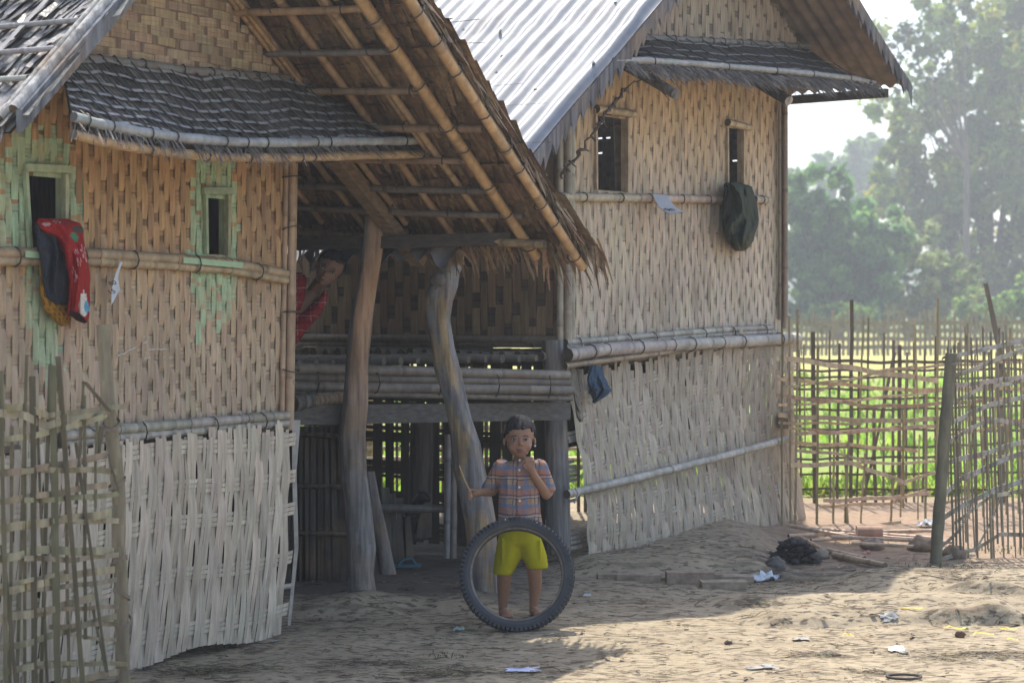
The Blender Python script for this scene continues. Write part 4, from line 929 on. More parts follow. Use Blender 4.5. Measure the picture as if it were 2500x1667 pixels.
for x, y0, y1, w in ((1910, 800, 1285, .02), (1926, 770, 1290, .022), (1948, 755, 1296, .024), (1962, 840, 1100, .016), (1998, 845, 1296, .03), (2036, 1050, 1300, .026), (2072, 1060, 1298, .026), (2062, 1095, 1296, .022), (2108, 780, 1080, .020), (2112, 1105, 1290, .022), (2182, 1165, 1295, .026), (2204, 1000, 1240, .02), (2232, 790, 1010, .024), (2290, 728, 1290, .026), (2262, 955, 1290, .03), (2214, 862, 1262, .022), (2245, 1060, 1268, .018), (2330, 800, 1300, .024), (2362, 790, 1300, .024), (2400, 795, 1310, .024), (2432, 860, 1300, .022), (2466, 800, 1305, .026), (2500, 830, 1305, .026), (2530, 800, 1305, .026)): st.append((x, y0, x + U(-16, 10), y1, w * .78))
rails = [((1895, 872), (2000, 886), (2150, 910), (2290, 928), .030), ((1895, 925), (2050, 938), (2200, 952), (2540, 948), .022), ((1895, 966), (2060, 982), (2130, 992), (2230, 990), (2540, 968), .022), ((1900, 1014), (2150, 1028), (2350, 1020), (2540, 1030), .026), ((1900, 1032), (2100, 1034), .014), ((1930, 1060), (2100, 1052), (2300, 1038), .022), ((1925, 1045), (2080, 1058), (2200, 1040), .016), ((1930, 1082), (2060, 1085), (2200, 1098), (2240, 1100), .020), ((1930, 1136), (2080, 1130), (2215, 1180), .026), ((1940, 1098), (2060, 1110), (2140, 1130), .018), ((2190, 1180), (2300, 1150), .018), ((2010, 1222), (2150, 1216), (2270, 1204), .022), ((2000, 1236), (2170, 1228), (2260, 1196), .018), ((2000, 1298), (2130, 1280), (2200, 1276), .020), ((2000, 952), (2150, 905), (2300, 892), (2540, 880), .016), ((1900, 990), (2050, 980), (2300, 955), (2540, 925), .014), ((1910, 945), (2080, 925), (2240, 890), .010), ((2080, 1130), (2230, 1130), (2540, 1105), .016), ((2280, 1230), (2540, 1190), .018), ((2280, 1070), (2540, 1020), .016)]
fence("broken bamboo fence beside the tin house, its tan rails sagging and crossed", "rail_fence", st, rails, OB, .024, .022, lambda x: 13.5 + .002 * (x - 2100), None, (.42, .29, .17), base=P(2100, 1296, 13.5))
st = []
for x, y0, w in ((1984, 810, .06), (2025, 806, .03), (2050, 838, .04), (2080, 732, .055), (2098, 900, .03), (2121, 776, .03), (2133, 1000, .05), (2158, 812, .035), (2182, 830, .045), (2197, 842, .055), (2215, 860, .03), (2232, 835, .035), (2258, 850, .03), (2286, 820, .05), (2315, 830, .03), (2340, 840, .05), (2372, 845, .035), (2405, 850, .04), (2440, 800, .05), (2470, 840, .035), (2500, 830, .05), (2540, 830, .05), (1950, 850, .035)): st.append((x, y0, x + U(-8, 8), 1250 + U(-6, 12), w * (.68 if x < 2290 else .42)))
st.append((2185, 860, 2100, 1255, .03)); st.append((2406, 692, 2462, 960, .05)); st.append((2440, 900, 2450, 1250, .06))
rails = [((1900, 876 + 0), (2150, 884), (2540, 880), .02)] + [((1890, y), (2150, y + U(-6, 6)), (2540, y + U(-12, 6)), .015) for y in (905, 922, 948, 972, 1000, 1048, 1090, 1122, 1156, 1192, 1238)] 
fence("dark upright stake fence standing at the edge of the crop behind the broken rails", "stake_fence", st, rails, (.16, .125, .09), .03, .018, lambda x: 15.2, None, (.14, .105, .075), base=P(2200, 1250, 15.2))
st = [(1895 + i * 12.5, 770 + U(-18, 18), 1895 + i * 12.5 + U(-3, 3), 868, .10) for i in range(54)]
rails = [((1890, y), (2200, y + 2), (2560, y), .09) for y in (788, 806, 826, 846)]
fence("pale far fence crossing the middle of the field below the trees", "far_fence", st, rails, (.22, .18, .12), .1, .09, lambda x: 52.0, None, None, base=P(2200, 868, 52))
fr_ = thing("pole_fence", P(1100, 1290, 17), "sunlit tan pole fence glimpsed through the dark lattice under the tin house", "fence")
for i in range(15):
    mb = MB(); mb.bamboo(P(780, 925 + i * 24 + U(-5, 5), 17), P(1480, 925 + i * 24 + U(-5, 5), 17.3), U(.022, .032), vary((.58, .42, .25), .2), 0, .6, 7); mb.build("rail", M_bam, fr_)
for x in (800, 905, 1010, 1120, 1235, 1340, 1440):
    mb = MB(); mb.tube([P(x, 900, 17.1), P(x + U(-8, 8), 1285, 17.1)], [.035, .04], (.3, .23, .14), 8); mb.build("stake", M_fence, fr_)
st = []
for i in range(28):
    x = 2312 + i * 8.6 + U(-2, 2); st.append((x + U(-6, 4), 790 + U(-5, 90), x + 10 + U(-4, 8), 1352 + U(-30, 26), U(.010, .016)))
rails = [((2312, 876), (2400, 852), (2560, 822), .022), ((2335, 916), (2420, 884), (2560, 828), .026), ((2332, 940), (2420, 932), (2500, 918), .024), ((2326, 980), (2400, 946), (2560, 918), .02), ((2322, 1032), (2420, 986), (2500, 970), (2560, 972), .024), ((2316, 1078), (2400, 1030), (2440, 1024), (2500, 1042), .022), ((2312, 1130), (2400, 1106), (2560, 1062), .026), ((2305, 1208), (2350, 1166), (2420, 1136), (2560, 1078), .028), ((2300, 1268), (2350, 1232), (2430, 1196), (2560, 1150), .028), ((2330, 1275), (2420, 1212), (2560, 1180), .020), ((2294, 1338), (2345, 1290), (2372, 1230), .022), ((2300, 1362), (2380, 1342), (2440, 1302), (2560, 1312), .022), ((2380, 1345), (2410, 1290), (2450, 1200), .02)]
fence("hanging panel of thin sticks with arching rails tied to a leaning green post", "woven_fence", st, rails, (.21, .175, .12), .012, .022, lambda x: 11.7 + .0015 * (x - 2300), ([P(2322, 862, 11.65), P(2316, 950, 11.65), P(2306, 1060, 11.65), P(2298, 1180, 11.65), P(2290, 1290, 11.65), P(2284, 1376, 11.65)], .036, (.16, .145, .095), [(P(2318, 880, 11.65), 0)]), (.33, .30, .25), base=GP(2284, 1372))
# ================================================================== things lying about
bk = [(1418, 1404, .16, .03, .1), (1502, 1398, .20, .045, .05), (1562, 1405, .24, .075, -.12), (1640, 1404, .18, .05, .3), (1685, 1412, .26, .12, .02), (1732, 1402, .17, .07, -.2), (1768, 1424, .25, .08, .06), (1802, 1402, .18, .08, -.1)]
for i, (x, y, w, h, a) in enumerate(bk):
    c = GP(x, y + 12); mb = MB(); ex = Vector((math.cos(a), math.sin(a), 0)) * w / 2; ey = Vector((-math.sin(a), math.cos(a), 0)) * .055
    h *= .62; mb.box(c + Vector((0, .03, h / 2 - .012)), ex, ey, (0, 0, h / 2), vary((.26, .20, .15), .12)); o = mb.build("brick", M_stone, None, c)
    bv = o.modifiers.new("b", 'BEVEL'); bv.width = .008; bv.segments = 2
    lab = ["flush worn brick at the tyre end of the brick edging", "thin earth-covered brick next to the flush one", "long slanting brick, third along the edging from the tyre", "chipped brick with a raised corner, mid edging", "tallest brick of the earth edging below the plaited skirt", "short brick tucked behind the tallest one", "loose front brick lying before the edging", "last brick at the burnt heap end of the edging"][i]
    tag(o, lab, "brick", "bricks edging the raised earth")
def rock(px, py, r, col, name, label, cat, group=None, mat=None, jit=.5):
    c = GP(px, py); mb = MB(); mb.sphere(c + Vector((0, 0, r[2] * .6)), r, col, 14, 9, jit); return tagb(mb, name, mat or M_stone, c, label, cat, group)
rock(2250, 1345, (.085, .06, .055), (.28, .21, .15), "stone", "large pinkish stone near the foot of the green post", "stone", "stones on the bare earth")
rock(2130, 1340, (.075, .05, .04), (.26, .19, .14), "stone", "flat pink stone in front of the log slice", "stone", "stones on the bare earth")
rock(2000, 1362, (.06, .05, .035), (.24, .2, .15), "stone", "small tan stone beside the burnt heap", "stone", "stones on the bare earth")
rock(1895, 1398, (.055, .04, .04), (.12, .11, .1), "stone", "dark stone under the burnt heap", "stone", "stones on the bare earth")
rock(1778, 1572, (.018, .014, .012), (.10, .08, .06), "clod", "round brown clod on the sunlit lane", "clod", "clods on the lane")
rock(2042, 1604, (.020, .014, .012), (.12, .085, .06), "clod", "dark clod right of the sunlit paper", "clod", "clods on the lane")
rock(2345, 1555, (.022, .016, .018), (.13, .08, .05), "clod", "reddish clod with a green leaf on the right of the lane", "clod", "clods on the lane")
rock(2330, 1362, (.07, .06, .045), (.2, .16, .12), "stone", "brown stone under the stick panel", "stone", "stones on the bare earth")
c = GP(2128, 1322); mb = MB(); mb.tube([c + Vector((-.10, -.02, .06)), c + Vector((.06, -.02, .06))], .046, (.33, .20, .14), 14, True, (.42, .36, .3)); mb.tube([c + Vector((.061, -.02, .06)), c + Vector((.065, -.02, .06))], [.036, .03], (.30, .25, .2), 12)
tagb(mb, "log_slice", M_wood2, c, "short reddish sawn log lying against the bamboo pile", "log")
c = GP(1935, 1372); mb = MB()
for i in range(90):
    x_, y_ = max(-.15, min(.15, random.gauss(0, .07))), max(-.08, min(.08, random.gauss(0, .04))); mb.sphere(c + Vector((x_, y_, U(0, .13) * math.exp(-(x_ / .12) ** 2))), (U(.015, .04), U(.015, .035), U(.01, .022)), vary(random.choice([(.025, .024, .026), (.05, .046, .044), (.03, .03, .034)]), .4), 8, 6, 1.0)
tagb(mb, "burnt_heap", M_stone, c, "black burnt rubbish heap at the right corner of the tin house", "heap")
for i, (x0, y0, x1, y1, r) in enumerate([(1925, 1316, 2235, 1298, .022), (1980, 1325, 2210, 1312, .018), (1960, 1300, 2290, 1322, .02), (1990, 1310, 2300, 1330, .016), (1930, 1295, 2120, 1330, .022), (2090, 1312, 2290, 1308, .018), (2080, 1342, 2230, 1350, .018), (2030, 1328, 2330, 1342, .02)]):
    a, b = GP(x0, y0), GP(x1, y1); a.z += .012 + i * .005; b.z += .012 + i * .005; mb = MB(); mb.bamboo(a, b, r * .6, vary((.52, .38, .26), .15), 0, .4)
    tagb(mb, "bamboo_pole", M_bam, a, ["long pale pole lying at the back of the bamboo pile", "thin pale pole second from the back of the pile", "pole crossing the pile slantwise from the house", "slim pole ending behind the green post", "thick short pole at the house end of the pile", "pole by the green post end of the pile", "loose pole between the pink stones", "front pole of the pile under the log slice"][i], "bamboo pole", "bamboo poles dumped by the fence")
for i, (x0, y0, x1, y1, r, lab) in enumerate([(2035, 1362, 2160, 1388, .02, "thick split bamboo piece on the bare earth below the pile"), (2020, 1352, 2110, 1372, .02, "short split bamboo piece lying behind the thick one"), (1955, 1320, 2010, 1350, .015, "bent stick leaning by the corner of the tin house")]):
    a, b = GP(x0, y0) + Vector((0, 0, .02)), GP(x1, y1) + Vector((0, 0, .02)); mb = MB(); mb.bamboo(a, b, r, (.40, .29, .19), 0, .3); tagb(mb, "bamboo_offcut", M_bam, a, lab, "bamboo offcut", "bamboo offcuts on the earth")
def scrap(px, py, w, d, col, name, label, cat, seed, h=.02, n=7, group=None):
    c = GP(px, py); mb = MB(); rows = []
    for i in range(n):
        row = []
        for j in range(n):
            u, v = i / (n - 1) - .5, j / (n - 1) - .5; k = 1 - 1.1 * abs(noise.noise(Vector((u * 3, v * 3, seed)))); q_ = c + Vector((u * w * k, v * d * k, 0)); row.append(Vector((q_.x, q_.y, G(q_.x, q_.y) + .006 + h * abs(noise.noise(Vector((u * 2.6, v * 2.6, seed + 3)))) * .9)))
        rows.append(row)
    mb.grid([r[::-1] for r in rows], col, False); return tagb(mb, name, M_plain, c, label, cat, group)
W_ = (.30, .29, .27)
scrap(1872, 1416, .17, .10, (.5, .54, .58), "plastic_bag", "crumpled white plastic bag beside the last brick", "plastic bag", 1, .045, 11)
scrap(1278, 1637, .16, .10, (.55, .58, .75), "paper_scrap", "white paper scrap on the shadow edge at the front", "paper", 2, .012, group="paper scraps")
scrap(1955, 1562, .09, .10, W_, "paper_scrap", "white paper scrap above the dark clod on the sunlit lane", "paper", 3, .012, group="paper scraps")
scrap(1860, 1632, .15, .06, W_, "paper_scrap", "torn white paper low in the sunlit lane", "paper", 4, .02, group="paper scraps")
scrap(2185, 1585, .09, .12, (.75, .68, .55), "paper_scrap", "cream paper scrap left of the reddish clod", "paper", 5, .012, group="paper scraps")
scrap(2208, 1596, .05, .05, W_, "paper_scrap", "tiny white paper scrap just under the cream one", "paper", 6, .012, group="paper scraps")
scrap(2480, 1397, .12, .07, (.30, .55, .80), "plastic_wrapper", "pale blue wrapper under the stick panel", "wrapper", 7, .02)
scrap(1432, 1457, .05, .03, (.5, .55, .6), "paper_scrap", "small crumpled paper in shade beside the tyre", "paper", 8, .03, group="paper scraps")
scrap(668, 1568, .05, .04, W_, "paper_scrap", "small white litter before the left house corner", "paper", 9, .02, group="paper scraps")
scrap(1120, 1540, .06, .04, (.32, .4, .38), "paper_scrap", "grey green folded scrap left of the tyre foot", "paper", 10, .03, group="paper scraps")
scrap(1335, 1493, .05, .06, (.25, .34, .27), "fallen_leaf", "green leaf on the earth seen inside the tyre ring", "leaf", 12, .015)
scrap(2265, 1285, .16, .12, (.75, .75, .75), "plastic_bag", "white plastic bag behind the leaning green post", "plastic bag", 13, .09, 11)
scrap(2170, 1490, .10, .05, W_, "plastic_strip", "white plastic strip on the worn ridge", "plastic strip", 14, .02)
scrap(2115, 1352, .06, .04, (.6, .25, .2), "plastic_wrapper", "red and white wrapper in front of the pink stone", "wrapper", 15, .03)
scrap(2360, 1540, .02, .02, (.2, .45, .05), "fallen_leaf", "bright green leaf on the reddish clod", "leaf", 18, .03)
for x, y, L in ((2330, 1500, .1), (2225, 1490, .1), (2400, 1553, .09), (2470, 1565, .05), (2460, 1540, .08), (2070, 1555, .05)):
    c = GP(x, y); mb = MB(); mb.ribbon([c + Vector((t * L - L/2, math.sin(t * 5) * .02, .008 + .01 * R())) for t in [k / 6 for k in range(7)]], (0, 1, .3), (.50, .38, .03), .012); tagb(mb, "straw_wisp", M_plain, c, "yellow straw wisp on the right of the sunlit lane", "straw", "yellow straw wisps")
c = GP(2207, 1658); mb = MB(); mb.tube([c + Vector((math.cos(q) * .07, math.sin(q) * .05, .012)) for q in [i * .35 for i in range(19)]], .006, (.02, .02, .02), 6); tagb(mb, "rubber_ring", M_tie, c, "thin black ring lying at the bottom edge of the lane", "ring")
def sandal(px, py, ang, col, strap, label):
    c = GP(px, py); root = thing("flip_flop", c, label, "sandal", "flip flops under the porch"); mb = MB(); rows = []
    d = Vector((math.cos(ang), math.sin(ang), 0)); s_ = Vector((-d.y, d.x, 0)); top = []; bot = []
    for k in range(24):
        a = 2 * math.pi * k / 24; L = math.cos(a); wd = .038 * (1 + .2 * L) * math.sin(a); top.append(c + d * L * .105 + s_ * wd + Vector((0, 0, .022))); bot.append(c + d * L * .105 + s_ * wd + Vector((0, 0, .004)))
    mb.grid([bot, top], col, False, True); mb.poly(top, col); mb.build("sole", M_plain, root)
    mb = MB()
    for sg in (-1, 1): mb.tube([c + d * .07 + Vector((0, 0, .02)), c + d * .045 + s_ * sg * .02 + Vector((0, 0, .055)), c + d * .0 + s_ * sg * .034 + Vector((0, 0, .05)), c - d * .03 + s_ * sg * .036 + Vector((0, 0, .018))], .007, strap, 6)
    mb.build("strap", M_plain, root)
sandal(795, 1398, 2.9, (.05, .10, .06), (.06, .30, .13), "dark green flip flop with a bright strap on the shaded porch earth")
sandal(985, 1385, .1, (.05, .13, .17), (.05, .16, .2), "dull blue flip flop lying behind the prop pole")
# loose sticks, leaves and straw
lit = MB()
def twig_at(p, L, a, w, c):
    d = Vector((math.cos(a), math.sin(a), 0)); q = p + d * L; q.z = G(q.x, q.y) + .006; m = (p + q) / 2 + Vector((U(-.02, .02), U(-.02, .02), .012 * R())); pp = p + Vector((0, 0, .006)); lit.ribbon([pp, m, q], Vector((-d.y, d.x, .4)).normalized(), c, [w, w, w * .5])
for i in range(5200):
    x, y = U(-2.0, 3.4), 7.7 + 4.2 * R() ** 1.3; p = Vector((x, y, G(x, y)))
    dens = .35 + .65 * (noise.noise(Vector((x * 1.6, y * 2.2, 3))) + .3); 
    if R() > dens: continue
    k = R()
    if k < .80: twig_at(p, U(.02, .13), U(-.6, .6) + (math.pi if R() < .5 else 0), U(.003, .009), vary(random.choice([(.09, .065, .042), (.17, .12, .075), (.05, .04, .033)]), .3))
    else:
        a = U(0, 6.28); L = U(.010, .03); d = Vector((math.cos(a), math.sin(a), 0)); s_ = Vector((-d.y, d.x, U(-.1, .25))); e = p + Vector((0, 0, .008)); c = vary(random.choice([(.13, .085, .05), (.2, .13, .07), (.07, .055, .04), (.26, .2, .13)]), .3)
        lit.quad(e - d * L, e + s_ * L * .4 + Vector((0, 0, .002 + .004 * R())), e + d * L, e - s_ * L * .4 + Vector((0, 0, .004)), c)
for cx, cy, n, sp in ((480, 1640, 260, .35), (1100, 1640, 160, .3), (2390, 1600, 160, .3), (1850, 1462, 60, .12), (2130, 1640, 50, .12), (1990, 1600, 60, .12), (1960, 1425, 120, .35), (2300, 1400, 120, .4), (900, 1620, 120, .3)):
    c0 = GP(cx, cy)
    for i in range(n):
        x, y = c0.x + random.gauss(0, sp * .5), c0.y + random.gauss(0, sp * .22); twig_at(Vector((x, y, G(x, y))), U(.02, .10), U(-.5, .5) + (math.pi if R() < .5 else 0), U(.003, .006), vary(random.choice([(.10, .075, .05), (.16, .12, .07), (.06, .055, .045), (.14, .14, .07)]), .3))
tag(lit.build("twig_litter", M_thatch), kind="stuff")
mb = MB()
for cx, cy, n, sp in ((340, 1590, 60, .25), (440, 1580, 40, .2), (1080, 1600, 30, .12), (2440, 1345, 160, .35), (2300, 1385, 80, .25), (2170, 1330, 40, .3)):
    c0 = GP(cx, cy)
    for i in range(n):
        x, y = c0.x + random.gauss(0, sp * .5), c0.y + random.gauss(0, sp * .3); z = G(x, y); h = U(.005, .02); a = U(0, 6.28); d = Vector((math.cos(a), math.sin(a), 0)) * U(.003, .007)
        mb.quad(Vector((x, y, z)) - d * .3, Vector((x, y, z)) + d * .3, Vector((x, y, z + h)) + d * 1.4, Vector((x, y, z + h)) + d * .4, vary((.075, .12, .035), .35))
tag(mb.build("weeds", M_leaf), kind="stuff")
# ================================================================== crop in the field
mb = MB()
for i in range(26000):
    Y = 15.7 + 26 * R() ** 2.2; x = U(-.35, .32) * Y; z = 0; sc = (.6 + .4 * R()) * (1 + (Y - 15) * .02); h = U(.04, .15) * sc; a = U(0, 6.28); d = Vector((math.cos(a), math.sin(a), 0)) * U(.03, .06) * sc
    if noise.noise(Vector((x * .5, Y * .5, 7))) < -.32: continue
    c = vary(mix((.19, .36, .045), (.34, .40, .075), R() * (1.2 if Y < 17 else .6)), .3); p = Vector((x, Y, 0)); q = d * 1.1 + Vector((0, 0, h))
    w = Vector((-d.y, d.x, 0)) * .55
    mb.quad(p, p + q * .55 - w, p + q, p + q * .55 + w, c)
tag(mb.build("crop", M_leaf), kind="stuff")
# ================================================================== trees
TS = 1.5
def tree(name, label, Y, base_px, base_py, blobs, n, size, cols, trunk_r, cat="tree", group="trees beyond the field", gap=.35, dy=1.0, trunk=True):
    Y *= TS; size *= TS; trunk_r *= TS * .5
    base = P(base_px, base_py, Y); base.z = 0 if base.z < 1 else base.z; base = Vector((base.x, base.y, 0)); root = thing(name, base, label, cat, group); sc = Y / F
    cr = MB(); tot = sum(b[2] ** 2 for b in blobs); limbs = MB(); first = None
    cents = []
    for bx, by, br in blobs:
        c = P(bx, by, Y + U(-.5, .5) * br * sc * dy); r = br * sc; cents.append((c, r)); k = int(n * br * br / tot)
        subs = [(c + Vector((random.gauss(0, .55), random.gauss(0, .5), random.gauss(0, .5))) * r, r * U(.16, .40)) for _ in range(22)]
        for i in range(k):
            sc_, sr = random.choice(subs); dvec = Vector((random.gauss(0, 1), random.gauss(0, 1), random.gauss(0, .8)))
            dvec = dvec.normalized() * sr * U(.3, 1.05); p = sc_ + dvec
            if noise.noise(p * (1.1 / r) + Vector((5, 1, 2))) < -gap: continue
            nrm = (dvec.normalized() * .6 + Vector((U(-1, 1), U(-1, 1), U(-.2, 1.2)))).normalized(); t1 = nrm.orthogonal().normalized(); a = U(0, 6.28); t2 = nrm.cross(t1); e1 = (t1 * math.cos(a) + t2 * math.sin(a)) * size * U(.4, .95); e2 = nrm.cross(e1) * U(.35, .6)
            nn = noise.noise(p * (1.3 / r)); cc = vary(mix(cols[0], cols[1], R() if nn > .1 else R() * .3), .25, .05); cc = mix(cc, (cc[0] * .4, cc[1] * .5, cc[2] * .8), .6 if nn < -.2 else 0)  # bluish shadow tone painted into some leaf clumps
            cr.quad(p - e1, p + e2, p + e1, p - e2, cc)
    cr.build("crown", M_leaf, root)
    if trunk:
        low = min(c.z - r * .3 for c, r in cents); fork = base + Vector((0, 0, max(.3, low * .75)))
        limbs.tube([base, base.lerp(fork, .5) + Vector((U(-.1, .1), 0, 0)), fork], [trunk_r * 1.2, trunk_r, trunk_r * .85], (.13, .11, .09), 8)
        for c, r in cents: limbs.tube([fork, fork.lerp(c, .5) + Vector((U(-.1, .1) * r, 0, -.1 * r)), c], [trunk_r * .6, trunk_r * .35, trunk_r * .12], (.12, .10, .085), 6)
        limbs.build("trunk", M_bark, root)
    return root
tree("broadleaf_tree", "largest olive green tree filling the right edge of the sky", 78, 2420, 790, [(2440, 60, 150), (2330, 210, 120), (2480, 260, 170), (2380, 380, 150), (2270, 330, 90), (2230, 420, 90), (2180, 470, 80), (2290, 470, 110), (2420, 200, 130), (2330, 90, 80), (2290, 560, 100), (2470, 690, 110), (2380, 690, 100), (2490, 470, 160), (2330, 520, 110), (2440, 620, 130), (2560, 120, 150), (2600, 420, 170), (2200, 330, 60), (2530, -60, 140)], 46000, .26, ((.20, .32, .05), (.45, .42, .07)), .45)
tree("broadleaf_tree", "rounded dark green tree between the house corner and the pale shrub", 60, 2040, 790, [(1985, 520, 75), (2080, 560, 85), (1950, 600, 60), (2050, 660, 100), (2140, 600, 80), (1975, 690, 80), (2120, 700, 80), (1930, 500, 50), (1920, 680, 60), (2020, 600, 80)], 20000, .25, ((.10, .24, .07), (.20, .36, .08)), .35, gap=.6)
tree("broadleaf_tree", "low far tree with a pale hazy top beside the house wall", 125, 2040, 780, [(1945, 470, 50), (2010, 440, 60), (2080, 420, 60), (2140, 440, 70), (2110, 360, 40)], 9000, .36, ((.14, .26, .09), (.24, .36, .10)), .4)
tree("bare_limbed_tree", "thin crowned tree with bare forked limbs against the white sky", 72, 2360, 790, [(2200, 70, 55), (2260, 130, 50), (2180, 150, 40), (2320, 70, 60), (2255, 220, 50), (2300, 170, 40), (2180, 250, 30), (2350, 20, 50)], 2400, .2, ((.08, .12, .04), (.13, .16, .05)), .26, gap=.1)
tree("flowering_shrub", "pale green bushy shrub standing before the dark trees", 62, 2230, 792, [(2200, 590, 65), (2150, 680, 60), (2260, 650, 75), (2330, 700, 60), (2230, 730, 80), (2290, 740, 60)], 12000, .16, ((.24, .32, .09), (.42, .46, .17)), .15, "shrub", "shrubs along the field edge")
for i, (x, y, r, Y, lab) in enumerate([(1935, 765, 40, 60, "leafy bush at the house corner by the field edge"), (2010, 775, 36, 57, "small bush left of the pale shrub"), (2090, 778, 34, 56, "small bush at the foot of the pale shrub"), (2380, 765, 45, 58, "bright bush right of the pale shrub"), (2450, 752, 48, 57, "glossy bush under the largest tree"), (2510, 745, 50, 58, "bush at the right end of the hedge")]):
    tree("bush", lab, Y, x, 800, [(x - r * .6, y + 6, r * .7), (x + r * .6, y + 4, r * .7), (x, y - 8, r)], 2080, .13, ((.16, .28, .06), (.28, .40, .09)), .06, "bush", "bushes along the field edge")
mb = MB()
for i in range(26000):
    x = U(-190, 230); Y = U(285, 320); h = 6.5 + 3.5 * noise.noise(Vector((x * .05, 0, 3))) + 2 * noise.noise(Vector((x * .2, 0, 5))); z = h * R() ** .6; s_ = U(.3, .8)
    n_ = Vector((U(-1, 1), U(-1, 1), U(-.2, 1))).normalized(); e1 = n_.orthogonal().normalized() * s_; e2 = n_.cross(e1) * .7; p = Vector((x, Y, z)); mb.quad(p - e1, p + e2, p + e1, p - e2, vary((.07, .14, .05), .35))
tag(mb.build("woods", M_leaf), kind="stuff")
# ================================================================== people
def flesh(name, mat, parent, chains, voxel, smooth=5, rot=None):
    """closed overlapping ellipsoids fused into one continuous skin"""
    off = WLOC[parent.name]; bm = bmesh.new()
    def ell(c, r, m=None):
        rr = r if hasattr(r, '__len__') else (r, r, r)
        M = Matrix.Translation(Vector(c) - off) @ (m.to_4x4() if m else Matrix()) @ Matrix.Diagonal((*rr, 1))
        bmesh.ops.create_icosphere(bm, subdivisions=2 if max(rr) < .05 else 3, radius=1, matrix=M)
    for ch in chains:
        m = None
        if isinstance(ch[-1], Matrix): m = ch[-1]; ch = ch[:-1]
        if len(ch) == 1: ell(*ch[0], m); continue
        for (c0, r0), (c1, r1) in zip(ch[:-1], ch[1:]):
            c0, c1 = Vector(c0), Vector(c1); a = r0 if hasattr(r0, '__len__') else (r0,)*3; b = r1 if hasattr(r1, '__len__') else (r1,)*3
            n = max(2, int((c1 - c0).length / (min(min(a), min(b)) * .45)))
            for i in range(n + 1):
                t = i / n; ell(c0.lerp(c1, t), tuple(a[k] + (b[k] - a[k]) * t for k in range(3)), m)
    me = bpy.data.meshes.new(name); bm.to_mesh(me); bm.free(); me.materials.append(mat)
    o = bpy.data.objects.new(name, me); COL.objects.link(o); o.parent = parent; WLOC[o.name] = off
    r = o.modifiers.new("r", 'REMESH'); r.mode = 'VOXEL'; r.voxel_size = voxel; r.use_smooth_shade = True
    s = o.modifiers.new("s", 'SMOOTH'); s.factor = .5; s.iterations = smooth
    return o
def sub(name, mb, mat, par): return mb.build(name, mat, par)
M_skin = material("skin", (.27, .145, .09), .5, 40, .07, spec=.35); M_skin2 = material("darker skin", (.15, .08, .055), .5, 40, .07, spec=.35)
M_lip = material("lips", (.20, .075, .06), .5); M_hair = material("black hair", None, .75, 60, .3, (1, 1, 1), .3, spec=.15)
M_eye = material("eye", None, .2, 10, .02, spec=.5)
def plaid(name, base, s1, s2, s3, px, pz, dark=(.03, .03, .05)):
    m = bpy.data.materials.new(name); m.use_nodes = True; nt = m.node_tree; N = nt.nodes; L = nt.links; b = N["Principled BSDF"]; b.inputs["Roughness"].default_value = .9; b.inputs["Specular IOR Level"].default_value = .1
    tc = N.new("ShaderNodeTexCoord"); nz = N.new("ShaderNodeTexNoise"); nz.inputs["Scale"].default_value = 14; L.new(tc.outputs["Object"], nz.inputs["Vector"])
    sc = N.new("ShaderNodeVectorMath"); sc.operation = 'SCALE'; sc.inputs["Scale"].default_value = .022; L.new(nz.outputs["Color"], sc.inputs[0])
    ad = N.new("ShaderNodeVectorMath"); L.new(tc.outputs["Object"], ad.inputs[0]); L.new(sc.outputs[0], ad.inputs[1])
    sp = N.new("ShaderNodeSeparateXYZ"); L.new(ad.outputs[0], sp.inputs[0]); col = None
    rgb = N.new("ShaderNodeRGB"); rgb.outputs[0].default_value = (*base, 1); col = rgb.outputs[0]
    def stripe(ax, per, off, wd, c, amt):
        nonlocal col
        a = N.new("ShaderNodeMath"); a.operation = 'MULTIPLY_ADD'; a.inputs[1].default_value = 1 / per; a.inputs[2].default_value = off + 20; L.new(sp.outputs[ax], a.inputs[0])
        f = N.new("ShaderNodeMath"); f.operation = 'FRACT'; L.new(a.outputs[0], f.inputs[0]); l = N.new("ShaderNodeMath"); l.operation = 'LESS_THAN'; l.inputs[1].default_value = wd; L.new(f.outputs[0], l.inputs[0])
        k = N.new("ShaderNodeMath"); k.operation = 'MULTIPLY'; k.inputs[1].default_value = amt; L.new(l.outputs[0], k.inputs[0])
        x = N.new("ShaderNodeMix"); x.data_type = 'RGBA'; L.new(k.outputs[0], x.inputs[0]); L.new(col, x.inputs[6]); x.inputs[7].default_value = (*c, 1); col = x.outputs[2]
    for ax, p in ((0, px), (2, pz)):
        stripe(ax, p, .5, .5, s3, .55); stripe(ax, p, .10, .2, s1, .7); stripe(ax, p, .60, .10, s2, .5); stripe(ax, p, .63, .045, dark, .75); stripe(ax, p, .45, .045, dark, .75)
    L.new(col, b.inputs["Base Color"])
    bp = N.new("ShaderNodeBump"); bp.inputs["Strength"].default_value = .5; bp.inputs["Distance"].default_value = .02; n2 = N.new("ShaderNodeTexNoise"); n2.inputs["Scale"].default_value = 22; L.new(tc.outputs["Object"], n2.inputs["Vector"]); L.new(n2.outputs[0], bp.inputs["Height"]); L.new(bp.outputs[0], b.inputs["Normal"])
    return m
M_plaid = plaid("checked cotton", (.33, .22, .145), (.11, .16, .25), (.34, .33, .31), (.31, .15, .12), .104, .092)
M_red = plaid("red checked cotton", (.26, .022, .028), (.10, .015, .02), (.36, .26, .25), (.22, .02, .025), .07, .07, (.05, .01, .012))
M_short = material("yellow knit shorts", (.36, .33, .012), .9, 12, .18, (1, 1, .3), .5, bscale=16, spec=.1)

